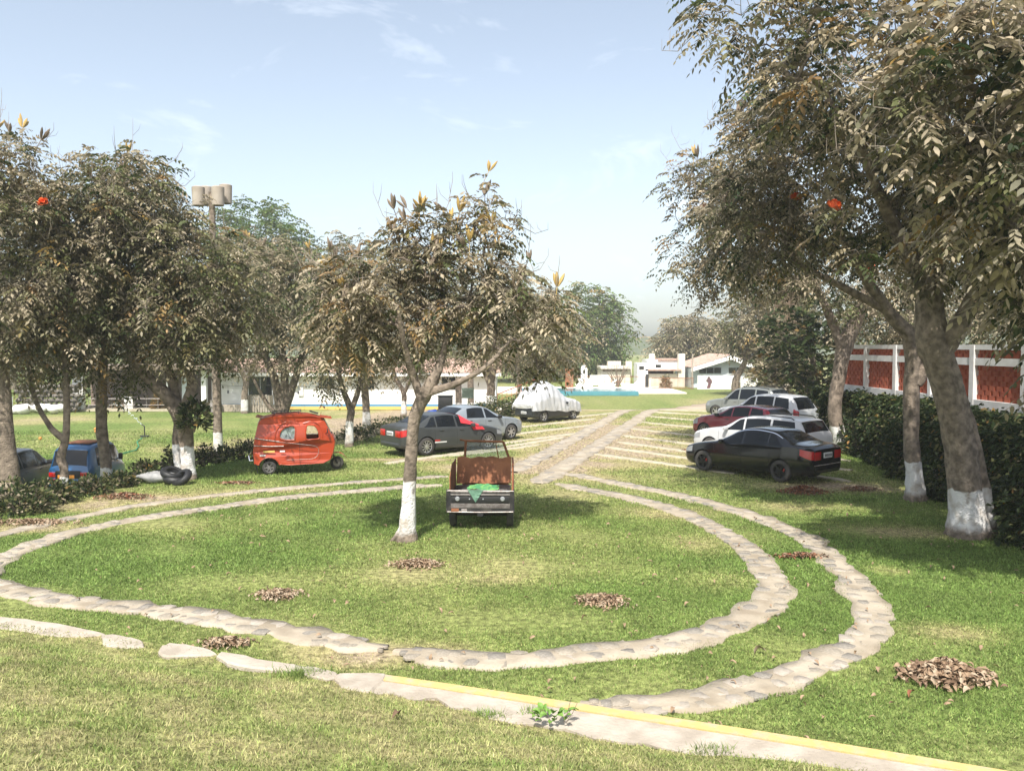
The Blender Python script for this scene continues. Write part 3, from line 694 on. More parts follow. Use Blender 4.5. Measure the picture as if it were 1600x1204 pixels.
# row of trees on the right
mixR = (6, 1.6, 2.8, .3)
b = at(1512, 836); Y = b.y
tree('tree', b, [chain(Y, [(1512, 842), (1510, 800), (1500, 700), (1482, 610), (1458, 530), (1452, 440), (1470, 330), (1480, 220)], [.46, .34, .295, .29, .30, .22, .15, .09], [0, 0, 0, 0, 0, 0, -.3, -.6]),
     chain(Y + .3, [(1541, 838), (1536, 780), (1520, 690), (1500, 620)], [.24, .16, .13, .12]),
     chain(Y, [(1470, 550), (1520, 470), (1560, 380), (1590, 280)], [.2, .16, .11, .07], [0, -.4, -1, -1.8]),
     chain(Y, [(1452, 460), (1400, 360), (1360, 270), (1330, 180)], [.17, .13, .09, .06], [0, .3, -.3, -.8]),
     chain(Y, [(1512, 820), (1494, 838), (1478, 850)], [.22, .16, .05])],
     [E(1490, 130, 200, 190, Y, 2.6), E(1330, 120, 160, 120, Y - .5, 2.0), E(1230, 30, 150, 60, Y, 1.6), E(1590, 330, 150, 160, Y - 1, 2.0), E(1430, 330, 130, 110, Y - .6, 1.8), E(1130, 22, 85, 36, Y + .3, .8)],
     1050, 'thick double trunked tree with a whitewashed foot nearest the hedge, right foreground', 'trees around the lawn', 111, .46, 5, mixR, pairs=5, oval=True, gaps=.30, pods=30, flowers=3, twigs=170)
b = at(1430, 780); Y = b.y
tree('tree', b, [chain(Y, [(1430, 786), (1429, 755), (1424, 690), (1424, 610), (1427, 560), (1420, 525), (1392, 492), (1350, 430), (1310, 360)], [.32, .21, .185, .185, .21, .18, .15, .11, .07], [0, 0, 0, 0, 0, 0, 0, -.2, -.4]),
     chain(Y, [(1430, 600), (1447, 560), (1452, 510), (1440, 420), (1420, 300)], [.17, .16, .14, .10, .06]),
     chain(Y, [(1385, 485), (1300, 440), (1220, 400)], [.10, .075, .04], [0, -.3, -.5])],
     [E(1330, 300, 160, 110, Y, 2.4), E(1220, 250, 120, 110, Y, 1.8), E(1420, 400, 110, 60, Y + .5, 1.6), E(1180, 350, 90, 80, Y - .3, 1.4), E(1280, 170, 130, 80, Y, 1.6)],
     900, 'tree with a whitewashed foot and a swollen knot, second along the hedge', 'trees around the lawn', 112, .44, 6, mixR, pairs=5, gaps=.30, pods=18, flowers=2, twigs=150)
b = at(1312, 706); Y = b.y
tree('tree', b, [chain(Y, [(1313, 711), (1311, 690), (1304, 640), (1312, 580), (1322, 535), (1342, 490), (1360, 430)], [.34, .265, .235, .235, .27, .21, .11]),
     chain(Y, [(1318, 550), (1298, 500), (1270, 440), (1220, 380)], [.19, .15, .11, .07])],
     [E(1140, 370, 105, 95, Y, 2.4), E(1100, 300, 65, 70, Y, 1.8), E(1230, 400, 110, 70, Y, 2.4), E(1200, 300, 130, 95, Y, 2.8), E(1330, 440, 110, 55, Y, 2.2), E(1090, 430, 60, 32, Y, 1.2)],
     950, 'whitewashed tree standing behind the tail of the black sedan', 'trees around the lawn', 113, .50, 6, mixR, pairs=4, gaps=.28, pods=14, flowers=2, twigs=150)
b = (9.9, 13.2, 0)
tree('tree', b, [([(9.9, 13.2, 0), (9.35, 13.1, 1.2), (8.35, 12.9, 2.0), (8.15, 12.6, 3.4), (8.0, 12.2, 4.8), (7.8, 11.9, 6.4)], [.33, .27, .22, .2, .15, .08]), ([(8.15, 12.6, 3.4), (7.6, 12.2, 4.6), (6.9, 11.8, 5.8)], [.12, .09, .05])],
     [((7.9, 11.7, 6.6), (2.3, 1.9, 1.9)), ((8.4, 12.1, 5.0), (1.2, 1.3, 1.2)), ((6.6, 11.6, 7.4), (1.5, 1.5, 1.1)), ((8.35, 12.3, 3.5), (.6, .7, .5))],
     560, 'leaning tree with large dusty leaves cut by the right picture edge', 'trees around the lawn', 114, .50, 5, (6, 1.5, 3, .3), pairs=5, oval=True, gaps=.28, pods=8, flowers=1, twigs=90)

# trees along the hedge on the left
mixL = (5, 3.4, 1.6, .3)
def hz(px, py): p = at(px, py); return p
b = at(14, 772); Y = b.y
tree('tree', b, [chain(Y, [(16, 776), (14, 740), (6, 660), (0, 560), (-10, 460), (-10, 350)], [.30, .25, .21, .19, .14, .08]), chain(Y, [(0, 540), (40, 450), (70, 380)], [.11, .08, .04])],
     [E(-10, 340, 110, 140, Y, 2.4), E(60, 400, 70, 120, Y, 1.8), E(5, 268, 60, 50, Y, 1.2), E(10, 480, 90, 80, Y, 1.8)],
     720, 'brown trunked tree cut by the left picture edge, orange blossoms on top', 'trees on the left', 121, .44, 5, (7, 2, 1.4, .3), gaps=.2, pods=10, flowers=5, twigs=110, bark='bark_plain')
b = at(100, 764); Y = b.y; b.z = -.62
tree('tree', b, [chain(Y, [(101, 800), (100, 735), (95, 715), (103, 680), (104, 620), (100, 560), (95, 480), (90, 400)], [.14, .105, .11, .09, .085, .075, .06, .045]),
     chain(Y, [(100, 685), (80, 668), (58, 630), (48, 590), (47, 530), (50, 470)], [.10, .07, .06, .055, .05, .03])],
     [E(90, 430, 90, 90, Y, 1.8), E(50, 540, 60, 55, Y, 1.2), E(115, 530, 60, 50, Y, 1.2), E(140, 360, 80, 80, Y, 1.6)],
     520, 'slender tree forking low into two bowed stems, left of the blue vehicle', 'trees on the left', 122, .42, 5, mixL, gaps=.2, pods=4, twigs=90)
b = at(166, 748); Y = b.y; b.z = -.62
tree('tree', b, [chain(Y, [(167, 786), (165, 720), (160, 685), (158, 640), (160, 590), (165, 520), (180, 420), (190, 340)], [.19, .15, .15, .15, .13, .12, .09, .05])],
     [E(190, 330, 100, 85, Y, 2.2), E(160, 440, 90, 90, Y, 2.0), E(170, 560, 65, 60, Y, 1.3), E(230, 400, 80, 90, Y, 1.8)],
     800, 'straight trunked tree standing in front of the blue vehicle', 'trees on the left', 123, .42, 5, (4.6, 4.5, 1.5, .3), shell=.4, gaps=.2)
b = at(292, 748); Y = b.y
tree('tree', b, [chain(Y, [(295, 754), (293, 720), (290, 680), (285, 655), (262, 620), (228, 588), (205, 545), (190, 460), (185, 370)], [.24, .19, .215, .24, .19, .16, .13, .10, .06], [0, 0, 0, 0, 0, 0, -.3, -.5, -.5]),
     chain(Y, [(282, 660), (270, 600), (258, 555), (255, 480), (260, 380)], [.16, .13, .12, .09, .05], [0, .2, .3, .4, .4]),
     chain(Y, [(287, 645), (300, 605), (297, 560), (310, 480), (330, 400)], [.16, .14, .12, .09, .05]),
     chain(Y + .5, [(280, 742), (275, 690), (281, 650)], [.10, .11, .12])],
     [E(200, 320, 110, 80, Y, 2.6), E(290, 408, 100, 62, Y, 2.4), E(240, 480, 110, 80, Y, 2.4), E(350, 470, 80, 75, Y, 2.0), E(170, 420, 90, 90, Y, 2.2), E(310, 545, 70, 35, Y, 1.6)],
     1280, 'big leaning tree forking into four limbs beside the heap of old tyres', 'trees on the left', 124, .44, 5, (5, 4, 1.4, .3), shell=.4, gaps=.2, pods=6, twigs=120)
# water shoots at the fork of the big tree
b0 = at(440, 652, -.9); Y = 36.0; b = aty(440, 672, Y); b.z = -.9
tree('tree', b, [chain(Y, [(440, 672), (438, 640), (428, 590), (405, 530), (395, 460)], [.32, .24, .16, .12, .06]), chain(Y, [(440, 650), (445, 590), (440, 520), (450, 440)], [.2, .16, .12, .06]), chain(Y, [(442, 650), (462, 590), (480, 530), (500, 450)], [.2, .16, .12, .06]), chain(Y, [(438, 655), (414, 625), (395, 590)], [.12, .09, .05])],
     [E(410, 440, 90, 80, Y, 3.0), E(480, 460, 70, 80, Y, 2.6), E(380, 520, 60, 50, Y, 2.0), E(450, 540, 60, 40, Y, 2.0)],
     620, 'dark many stemmed tree rising behind the orange mototaxi', 'trees on the left', 125, .52, 6, (6.5, 2.4, 1.4, .2), gaps=.1, bark='bark_plain', pods=4)
for i, (px, py, z, pts, rads, ells, n, lb, mx_) in enumerate([
    (545, 697, 0, [[(545, 700), (546, 660), (548, 640), (538, 615), (528, 580), (520, 545)], [(548, 642), (560, 610), (566, 575), (575, 540)]], [[.17, .14, .14, .10, .08, .05], [.11, .09, .07, .05]], [(530, 575, 45, 45), (575, 545, 45, 40), (520, 520, 60, 45)], 260, 'small Y forked tree with a whitewashed foot, right of the orange mototaxi', (5, 2.5, 2, .3)),
    (572, 672, -.5, [[(572, 676), (572, 640), (568, 590), (566, 540)]], [[.22, .19, .17, .12]], [(590, 545, 60, 50), (560, 500, 70, 55)], 260, 'single trunked tree just behind the small Y forked tree', (4, 3, 2.6, .3)),
    (630, 650, -.6, [[(630, 654), (631, 630), (630, 612), (618, 590), (610, 560)], [(631, 615), (642, 590), (650, 555)]], [[.19, .16, .15, .11, .07], [.12, .1, .06]], [(620, 575, 55, 32), (660, 545, 55, 45)], 240, 'Y forked tree behind the dark grey sedan, against the white wall', (5, 2, 2.6, .2)),
    (382, 645, -.9, [[(382, 648), (382, 615), (384, 595), (372, 570), (362, 540)], [(384, 597), (395, 572), (405, 540)]], [[.26, .22, .2, .14, .08], [.16, .13, .08]], [(380, 545, 45, 35), (350, 520, 40, 35)], 260, 'pale whitewashed tree in front of the dark window of the white building', (8, 1.2, .6, .2)),
    (765, 642, -.1, [[(765, 645), (766, 620), (766, 600), (752, 570), (735, 530)], [(766, 605), (775, 565), (785, 520)], [(766, 600), (765, 560), (760, 510)]], [[.30, .25, .24, .15, .08], [.17, .13, .08], [.17, .13, .08]], [(765, 520, 75, 60), (720, 540, 50, 40), (815, 540, 50, 50), (790, 470, 70, 50)], 520, 'bushy crowned tree growing out of the clipped hedge behind the silver car', (6, 2.4, 2, .3)),
    (812, 628, -.5, [[(812, 630), (811, 600), (808, 560), (806, 520)]], [[.2, .17, .15, .1]], [(830, 520, 60, 50), (860, 560, 50, 45)], 260, 'thin trunked tree left of the covered car', (6, 2.4, 2, .3))]):
    b = at(px, py, z); Y = b.y
    tree('tree', b, [chain(Y, p, q) for p, q in zip(pts, rads)], [E(*e, Y, min(e[2] * Y / FOC, 2.6)) for e in ells], n, lb, 'trees on the left', 130 + i, .46, 5, mx_, pairs=4, bark='bark_grey' if i == 3 else 'bark', gaps=.1)

# taller trees beyond the buildings and hazy ones in the distance
mixB = (2, 5, 2, .2); mixH = (4, 3, 1, 0)
far = [(400, 95, [(405, 380, 72, 70), (455, 420, 62, 65), (365, 365, 45, 42)], 520, 'tall green tree behind the lamp post, beyond the white building', (.3, 2, .6, .2, 6)),
       (530, 100, [(540, 425, 70, 65), (480, 470, 70, 60), (590, 440, 70, 60)], 480, 'tree beyond the white building, left of the young tree crown', (3, 4, 1, .2)),
       (690, 105, [(660, 470, 90, 80), (760, 490, 90, 80)], 480, 'broad tree behind the young tree, beyond the white building roof', (3, 4, 1, .1)),
       (900, 125, [(905, 500, 70, 62), (950, 520, 38, 58), (870, 545, 60, 50), (930, 560, 40, 40)], 700, 'tall hazy green tree behind the covered car', (1.2, 3, .6, .1, 4)),
       (830, 110, [(840, 540, 70, 55), (800, 500, 60, 50)], 380, 'grey green tree behind the thin trunked tree', (3, 4, 1, .1)),
       (1075, 130, [(1075, 530, 45, 40), (1040, 548, 30, 25), (1110, 535, 40, 42)], 420, 'grey hazy tree behind the gabled house', (7, 2, .6, .1)),
       (1150, 78, [(1185, 500, 60, 48), (1222, 545, 45, 45), (1162, 522, 36, 26), (1225, 480, 50, 40)], 620, 'dusty spreading tree whose trunk stands before the gabled house', (7, 3, 1, .2)),
       (150, 82, [(150, 500, 120, 90), (60, 520, 90, 80)], 460, 'dusty tree filling the gap above the rock wall', (5, 3, 1.6, .2)),
       (20, 90, [(10, 430, 120, 130)], 420, 'tall tree far behind the left edge tree', (4, 3, 2, .2)),
       (280, 88, [(290, 520, 100, 70), (240, 470, 90, 70)], 420, 'tree behind the dark pavilion', (4, 3, 2, .2))]
for i, (px, Y, ells, n, lb, mx_) in enumerate(far):
    gzv = -.9; foot = Vector(((px - 800) / FOC * Y, Y, gzv)); top = max(ells, key=lambda e: e[2])
    es = [E(*e, Y, min(e[2] * Y / FOC, 4.5)) for e in ells]; c = np.array(es[0][0])
    mid = (foot.x * .6 + c[0] * .4, Y, gzv + (c[2] - gzv) * .45)
    ch = [([tuple(foot), (foot.x, Y, gzv + 1.5), mid, tuple(c)], [.42, .32, .25, .1])] + [([mid, tuple((np.array(mid) + np.array(e[0])) / 2 + np.array([0, 0, .4])), tuple(e[0])], [.2, .14, .06]) for e in es[1:]]
    tree('tree', foot, ch, es, n, lb, 'trees beyond the buildings', 150 + i, .95 * Y / 100 + .25, 7, mx_, pairs=3, bark='bark_plain', tip=.012, attach=.3, lw=.5, gaps=.12, minr=.02)
# dark broadleaf trees behind the parked cars on the right
for i, (px, py, ells, n, lb, mx_) in enumerate([
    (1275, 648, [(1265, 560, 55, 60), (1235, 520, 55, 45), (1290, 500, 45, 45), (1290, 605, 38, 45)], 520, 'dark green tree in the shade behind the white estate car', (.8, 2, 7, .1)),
    (1212, 636, [(1225, 560, 45, 40), (1200, 585, 28, 22), (1250, 600, 35, 35)], 340, 'dusty tree with a bent trunk beyond the grey sport utility car', (5, 2, 2, .2))]):
    b = at(px, py); Y = b.y
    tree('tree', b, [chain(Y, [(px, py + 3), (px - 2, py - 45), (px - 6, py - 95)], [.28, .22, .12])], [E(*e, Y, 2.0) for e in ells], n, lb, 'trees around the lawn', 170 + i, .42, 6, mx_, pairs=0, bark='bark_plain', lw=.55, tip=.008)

# trees on the terrace behind the lattice fence
for i, (x, y, h, rx, lb) in enumerate([(17.5, 37, 4.6, 2.6, 'dusty tree behind the far end of the lattice fence'), (20.5, 31, 4.6, 2.8, 'dusty tree behind the near end of the lattice fence'), (22, 43, 5.4, 3.2, 'darker tree farther back behind the lattice fence')]):
    b = Vector((x, y, 1.9 if y < 33 else -.2)); z0 = 1.9
    tree('tree', b, [([tuple(b), (x, y, z0 + 1.2), (x + .2, y, z0 + h * .6), (x, y, z0 + h * .8)], [.26, .2, .15, .08])], [((x, y, z0 + h * .75), (rx, rx, 1.7)), ((x - 1.2, y, z0 + h * .6), (rx * .7, rx * .7, 1.4)), ((x + 1.2, y, z0 + h * .55), (rx * .7, rx * .7, 1.4))], 330, lb, 'trees behind the fence', 180 + i, .55, 6, ((6, 3, 2, .2), (6, 3, 2, .2), (3, 4, 3, .2))[i], pairs=3, bark='bark_plain', lw=.5, gaps=.1)
# palms
def palm(base, h, r0, label, skirt, seed, crown=2.4):
    t = empty('palm_tree', base); tag(t, label, 'palm tree'); r = random.Random(seed)
    mb = MB(); mb.tube([(0, 0, 0), (.05, 0, h * .4), (.1, 0, h * .75), (.1, 0, h)], [r0 * 1.35, r0, r0 * .9, r0 * .8], 10); mb.build('trunk', M['postgrey'], t)
    V, F, C = [], [], []; rr = np.random.default_rng(seed); off = 0
    for k in range(26):
        a = r.uniform(0, 6.28); e = r.uniform(-.3, 1.2); L = crown * r.uniform(.7, 1); n = 16; s = np.linspace(.15, 1, n)
        d = np.array([math.cos(a) * math.cos(e), math.sin(a) * math.cos(e), math.sin(e)]); P0 = np.array([.1, 0, h]) + d[None] * (s * L)[:, None] - UP[None] * (.5 * L * s ** 2)[:, None]
        sd = unit(np.cross(d, UP)); c = np.repeat(leaf_colors(1, (2, 4, 3, 0), rr), n, 0)
        for sg in (-1, 1):
            v_, f_, c_ = simple_leaves(P0, sd[None] * sg + d[None] * .5 - UP[None] * .45 + rr.normal(0, .06, (n, 3)), .28 * L * np.sin(np.pi * (.12 + .85 * s)), c, rr, .16); V.append(v_); F.append(f_ + off); C.append(c_); off += len(v_)
    o = link('crown', np_mesh('crown', np.concatenate(V), np.concatenate(F), np.concatenate(C)), M['leaf'], t); o['kind'] = 'stuff'
    if skirt:
        n = 700; a = rr.uniform(0, 6.28, n); q = r0 * rr.uniform(1.0, 2.6, n); zt = h - rr.uniform(.1, .7, n) * skirt * .6; P0 = np.stack([np.cos(a) * q + .1, np.sin(a) * q, zt], 1)
        v_, f_, c_ = simple_leaves(P0, np.stack([np.cos(a) * .14, np.sin(a) * .14, -np.ones(n)], 1), rr.uniform(.5, 1.0, n) * skirt * .8, np.array([.30, .225, .16]) * rr.uniform(.6, 1.3, n)[:, None], rr, .10)
        o = link('dry_frond_skirt', np_mesh('dry_frond_skirt', v_, f_, c_), M['leaf'], t); o['kind'] = 'stuff'
p = aty(1228, 470, 58); palm((p.x, 58, -.8), 8.6, .28, 'palm with a hanging skirt of dry fronds above the parked cars', 2.6, 5, 2.6)
p = aty(1160, 440, 100); palm((p.x, 100, -.9), 15.5, .24, 'thin tall palm far behind the dusty spreading tree', 0, 6, 3.0)
print('TREES done')

# ------------------------------------------------------------------ cars
def pch(pts):
    """smooth monotone curve through (x, y) points"""
    p = sorted(pts); X = np.array([a for a, _ in p]); Yv = np.array([b for _, b in p]); h = np.diff(X); d = np.diff(Yv) / h; m = np.zeros(len(X))
    m[0], m[-1] = d[0], d[-1]
    for i in range(1, len(X) - 1): m[i] = 0 if d[i - 1] * d[i] <= 0 else 2 * d[i - 1] * d[i] / (d[i - 1] + d[i])
    def f(x):
        x = min(max(x, X[0]), X[-1]); i = min(max(int(np.searchsorted(X, x)) - 1, 0), len(X) - 2); t = (x - X[i]) / h[i]
        return float((1 + 2 * t) * (1 - t) ** 2 * Yv[i] + t * (1 - t) ** 2 * h[i] * m[i] + t * t * (3 - 2 * t) * Yv[i + 1] + t * t * (t - 1) * h[i] * m[i + 1])
    return f
class Body:
    def __init__(s, top, belt, W, sill, roofr=.70, bulge=.0):
        s.top, s.belt, s.W, s.sill, s.roofr = pch(top), pch(belt), pch(W), pch(sill), roofr
        s.x0, s.x1 = min(a for a, _ in top), max(a for a, _ in top)
    def sect(s, x):
        z0, zb, zt, w = s.sill(x), s.belt(x), s.top(x), s.W(x); zb = min(zb, zt - .015); h = zt - zb
        k = float(sstep(0, .42, h)); rr = (.90 * (1 - k) + s.roofr * k) * w; e = (.55 * (1 - k) + .88 * k)
        return [(w * .88, z0), (w * .97, z0 + .10), (w, z0 + .52 * (zb - z0)), (w * .962, zb), (rr, zb + h * e), (rr * .62, zb + h * (.9 * (1 - k) + .975 * k)), (0, zt)]
    def S(s, x, t):
        """right side point; t 0 sill .. 3 belt .. 4 roof edge .. 6 centre line"""
        p = s.sect(x); i = min(int(t), 5); f = t - i
        def tan(j):
            if j in (0,): return np.subtract(p[1], p[0])
            if j == 6: return np.subtract(p[6], p[5]) * np.array([1, 0])
            return (np.subtract(p[j + 1], p[j - 1])) * .5
        a, b = np.array(p[i]), np.array(p[i + 1]); ta, tb = tan(i), tan(i + 1)
        if i == 3: ta = (b - a) * .9
        if i == 2: tb = (b - a) * .9
        h00, h10, h01, h11 = 2 * f ** 3 - 3 * f * f + 1, f ** 3 - 2 * f * f + f, -2 * f ** 3 + 3 * f * f, f ** 3 - f * f
        q = h00 * a + h10 * ta * .6 + h01 * b + h11 * tb * .6
        return Vector((x, -q[0], q[1]))
    def N(s, x, t):
        e = .01; a = s.S(min(x + e, s.x1), t) - s.S(max(x - e, s.x0), t); b = s.S(x, min(t + e, 6)) - s.S(x, max(t - e, 0)); n = b.cross(a)
        if n.length < 1e-9: return Vector((0, 0, 1))
        n.normalize(); return n if (n.y < 0 or n.z > .2) else -n
    def mesh(s, axles, Rw):
        xs = sorted(set(list(np.linspace(s.x0, s.x1, 58)) + [s.x0 + .03, s.x0 + .08, s.x1 - .03, s.x1 - .08])); ts = [i / 4 for i in range(25)]
        vs, fs = [], []; m = 2 * len(ts) - 1
        for x in xs:
            half = [s.S(x, t) for t in ts]; vs += half + [Vector((p.x, -p.y, p.z)) for p in half[-2::-1]]
        n = len(xs)
        for i in range(n - 1):
            for k in range(m): fs.append((i * m + k, i * m + (k + 1) % m, (i + 1) * m + (k + 1) % m, (i + 1) * m + k))
        fs += [tuple(range(m)), tuple((n - 1) * m + k for k in range(m - 1, -1, -1))]
        me = MB().add(vs, fs, True).mesh('body', 32)
        cut = MB()
        for ax in axles: cut.lathe([(.001, -1.2), (Rw, -1.2), (Rw, 1.2), (.001, 1.2)], (ax, 0, .31), 28, 'Y')
        cm = cut.mesh('cut', 0); cm.materials.append(M['dark'])
        return me, cm
def boolean(me, cm, material):
    me.materials.clear(); me.materials.append(material); me.materials.append(M['dark'])
    cm.polygons.foreach_set('material_index', [0] * len(cm.polygons))
    a = bpy.data.objects.new('a_tmp', me); b = bpy.data.objects.new('b_tmp', cm); col.objects.link(a); col.objects.link(b)
    md = a.modifiers.new('b', 'BOOLEAN'); md.operation = 'DIFFERENCE'; md.object = b; md.solver = 'EXACT'; md.material_mode = 'TRANSFER'
    dg = bpy.context.evaluated_depsgraph_get(); dg.update(); out = bpy.data.meshes.new_from_object(a.evaluated_get(dg))
    bpy.data.objects.remove(a); bpy.data.objects.remove(b)
    out.polygons.foreach_set('use_smooth', [True] * len(out.polygons)); out.set_sharp_from_angle(angle=R(32)); out.name = 'body'
    return out
def patch(B, xa, xb, ta, tb, off, nx=10, nt=4, side=-1):
    """skin patch; xa, xb, ta, tb are numbers or functions (x limits of t-fraction, t limits of x-fraction)"""
    g = lambda v, f: v(f) if callable(v) else v
    def fn(u, w):
        x = g(xa, w) + (g(xb, w) - g(xa, w)) * u; t = g(ta, u) + (g(tb, u) - g(ta, u)) * w; p = B.S(x, t) + B.N(x, t) * off
        return Vector((p.x, p.y if side < 0 else -p.y, p.z))
    return MB().grid(fn, nx, nt)
def centre_patch(B, xa, xb, t0, off, nx=8, nt=8):
    def fn(u, w):
        x = xa + (xb - xa) * u; q = abs(w * 2 - 1); t = 6 - (6 - t0) * q; p = B.S(x, t) + B.N(x, t) * off
        return Vector((p.x, p.y if w < .5 else -p.y, p.z))
    return MB().grid(fn, nx, nt * 2)
def wheel_meshes(Rw, wd, spokes, style):
    key = (Rw, wd, spokes, style)
    if key in _c: return _c[key]
    t = MB().lathe([(Rw * .64, -wd / 2), (Rw * .9, -wd / 2), (Rw * .985, -wd * .36), (Rw, 0), (Rw * .985, wd * .36), (Rw * .9, wd / 2), (Rw * .64, wd / 2), (Rw * .62, 0), (Rw * .64, -wd / 2)], (0, 0, 0), 30, 'Y').mesh('wheel', 50)
    t.materials.append(M['rubber'])
    r = MB(); y = -wd * .40
    r.lathe([(Rw * .66, y - .012), (Rw * .67, y + .01), (Rw * .60, y + .015), (Rw * .57, y + .06), (Rw * .2, y + .065), (.01, y + .065)], (0, 0, 0), 28, 'Y')
    rim = r.mesh('rim', 35); rim.materials.append(M['dark'] if style != 'steel' else M['worn'])
    sp = MB(); sp.lathe([(Rw * .655, y - .016), (Rw * .672, y), (Rw * .60, y + .008), (Rw * .60, y - .008), (Rw * .655, y - .016)], (0, 0, 0), 28, 'Y')
    for k in range(spokes):
        a = 2 * math.pi * k / spokes; w = Rw * (.17 if spokes < 8 else .085)
        pts = [(Rw * .10, w * .6), (Rw * .62, w * .42), (Rw * .62, -w * .42), (Rw * .10, -w * .6)]
        vs = [Vector((x * math.cos(a) - z * math.sin(a), yy, x * math.sin(a) + z * math.cos(a))) for yy in (y - .012, y + .03) for x, z in pts]
        sp.add(vs, [(0, 1, 2, 3), (7, 6, 5, 4), (0, 4, 5, 1), (1, 5, 6, 2), (2, 6, 7, 3), (3, 7, 4, 0)])
    sp.lathe([(.001, y - .02), (Rw * .13, y - .018), (Rw * .16, y + .02)], (0, 0, 0), 14, 'Y')
    spm = sp.mesh('spokes', 35); spm.materials.append(M['darkrim'] if style == 'dark' else M['dullsteel'] if style == 'steel' else M['alloy'])
    _c[key] = (t, rim, spm); return _c[key]
def put_wheel(parent, x, y, Rw, wd, spokes, style, z=None, turn=0.0, camber=0):
    t, rim, sp = wheel_meshes(Rw, wd, spokes, style); w = link('wheel', t, None, parent); w.location = (x, y, Rw if z is None else z)
    w.rotation_euler = (0, rnd.uniform(0, 1.2), (math.pi if y > 0 else 0) + turn)
    link('rim', rim, None, w); link('spokes', sp, None, w)
    if style == 'dark':
        o = MB().box((Rw * .33, -wd * .30, Rw * .2), (Rw * .14, .03, Rw * .3), None, .01).build('brake_caliper', M['redcal'], w)
    return w
def car(name, loc, yaw, B, axles, Rw, material, label, cat, windows, ws, rw, spokes=5, rim='alloy', cladding=None, head=True, tails='wrap', rails=False, trim=None, wd=.21, glass='carglass', handles=True, seams=(), plate=None, group='cars parked on the grass', mirror=None, mir_x=None, scale=1.0):
    t = empty(name, loc, yaw); t.scale = (scale,) * 3; tag(t, label, cat, group)
    me, cm = B.mesh(axles, Rw + .055); link('body', boolean(me, cm, material), None, t)
    for x in axles:
        wy = B.W(x) - wd * .5 - .015
        for s in (-1, 1): put_wheel(t, x, s * wy, Rw, wd, spokes, rim)
    for (fb, ft, rb, rt) in windows:
        for s in (-1, 1):
            w = patch(B, lambda f, a=fb, b=ft: a + (b - a) * f, lambda f, a=rb, b=rt: a + (b - a) * f, 3.10, 3.90, .004, 12, 5, s).build('side_window', M[glass], t)
    if ws: centre_patch(B, ws[0], ws[1], 4.22, .004).build('windscreen', M[glass], t)
    if rw: centre_patch(B, rw[0], rw[1], 4.25, .004).build('rear_window', M[glass], t)
    if trim:
        for s in (-1, 1):
            mb = patch(B, trim[0], trim[1], 3.90, 4.02, .007, 26, 1, s); mb.build('window_trim', M['chrome'], t)
    for x in seams:
        for s in (-1, 1): patch(B, x - .004, x + .004, .5, 3.05, .002, 1, 10, s).build('door_seam', M['seam'], t)
    if cladding:
        for s in (-1, 1):
            a, b = sorted(axles); patch(B, a + Rw + .06, b - Rw - .06, 0.02, .95, .008, 10, 3, s).build('sill_cladding', M[cladding], t)
    if head:
        for s in (-1, 1): patch(B, B.x1 - .42, B.x1 - .02, lambda u: 2.35 + .1 * u, lambda u: 2.95 - .1 * u, .006, 8, 4, s).build('headlamp', M['head'], t)
        MB().box((B.x1 + .003, 0, B.sill(B.x1) + .16), (.03, B.W(B.x1) * 1.3, .14), None, .02).build('grille', M['black'], t)
    ex = B.x0; we = B.W(ex); zb = B.belt(ex); z0 = B.sill(ex)
    if tails == 'wrap':
        for s in (-1, 1):
            l = patch(B, ex + .005, ex + .34, lambda u: 2.25 + .25 * u, lambda u: 2.98 - .05 * u, .007, 8, 4, s)
            y0, y1 = s * we * .50, s * we * .965; zz0, zz1 = z0 + .60 * (zb - z0), z0 + .97 * (zb - z0)
            l.box((ex - .006, (y0 + y1) / 2, (zz0 + zz1) / 2), (.02, abs(y1 - y0), zz1 - zz0), None, .008); l.build('tail_lamp', M['tail'], t)
    elif tails == 'tall':
        for s in (-1, 1):
            l = patch(B, ex + .03, ex + .26, 2.35, 3.25, .010, 6, 5, s); l.build('tail_lamp', M['tail'], t)
    if plate:
        pl = MB().box((ex - .012, 0, plate), (.015, .42, .15), None, .005).build('number_plate', M['plate'], t)
        g = MB()
        for k in range(6): g.box((ex - .021, -.15 + k * .06, plate), (.004, .032, .075))
        g.build('plate_characters', M['seam'], pl)
    MB().box((ex + .02, 0, z0 + .09), (.09, we * 1.75, .13), None, .03).build('rear_bumper', M['black'] if cladding else material, t)
    mx0 = mir_x if mir_x is not None else windows[0][0] - .22
    for s in (-1, 1):
        p = B.S(mx0, 3.05); m_ = MB().box((p.x - .02, s * (abs(p.y) + .10), p.z + .07), (.12, .19, .13), None, .035); m_.box((p.x, s * (abs(p.y) + .01), p.z + .02), (.06, .08, .04)); m_.build('wing_mirror', mirror or material, t)
    if handles:
        for i, (fb, ft, rb, rt) in enumerate(windows[:2]):
            for s in (-1, 1):
                x = rb + .16; p = B.S(x, 2.72); MB().box((p.x, s * (abs(p.y) + .012), p.z), (.17, .03, .03), None, .01).build('door_handle', mirror or material, t)
    if rails:
        for s in (-1, 1):
            pts = [(x, s * abs(B.S(x, 4.3).y), B.S(x, 4.3).z + o) for x, o in ((rails[0], .01), (rails[0] - .1, .055), ((rails[0] + rails[1]) / 2, .065), (rails[1] + .1, .055), (rails[1], .01))]
            MB().tube(pts, .018, 8).build('roof_rail', M[rails[2]], t)
    return t

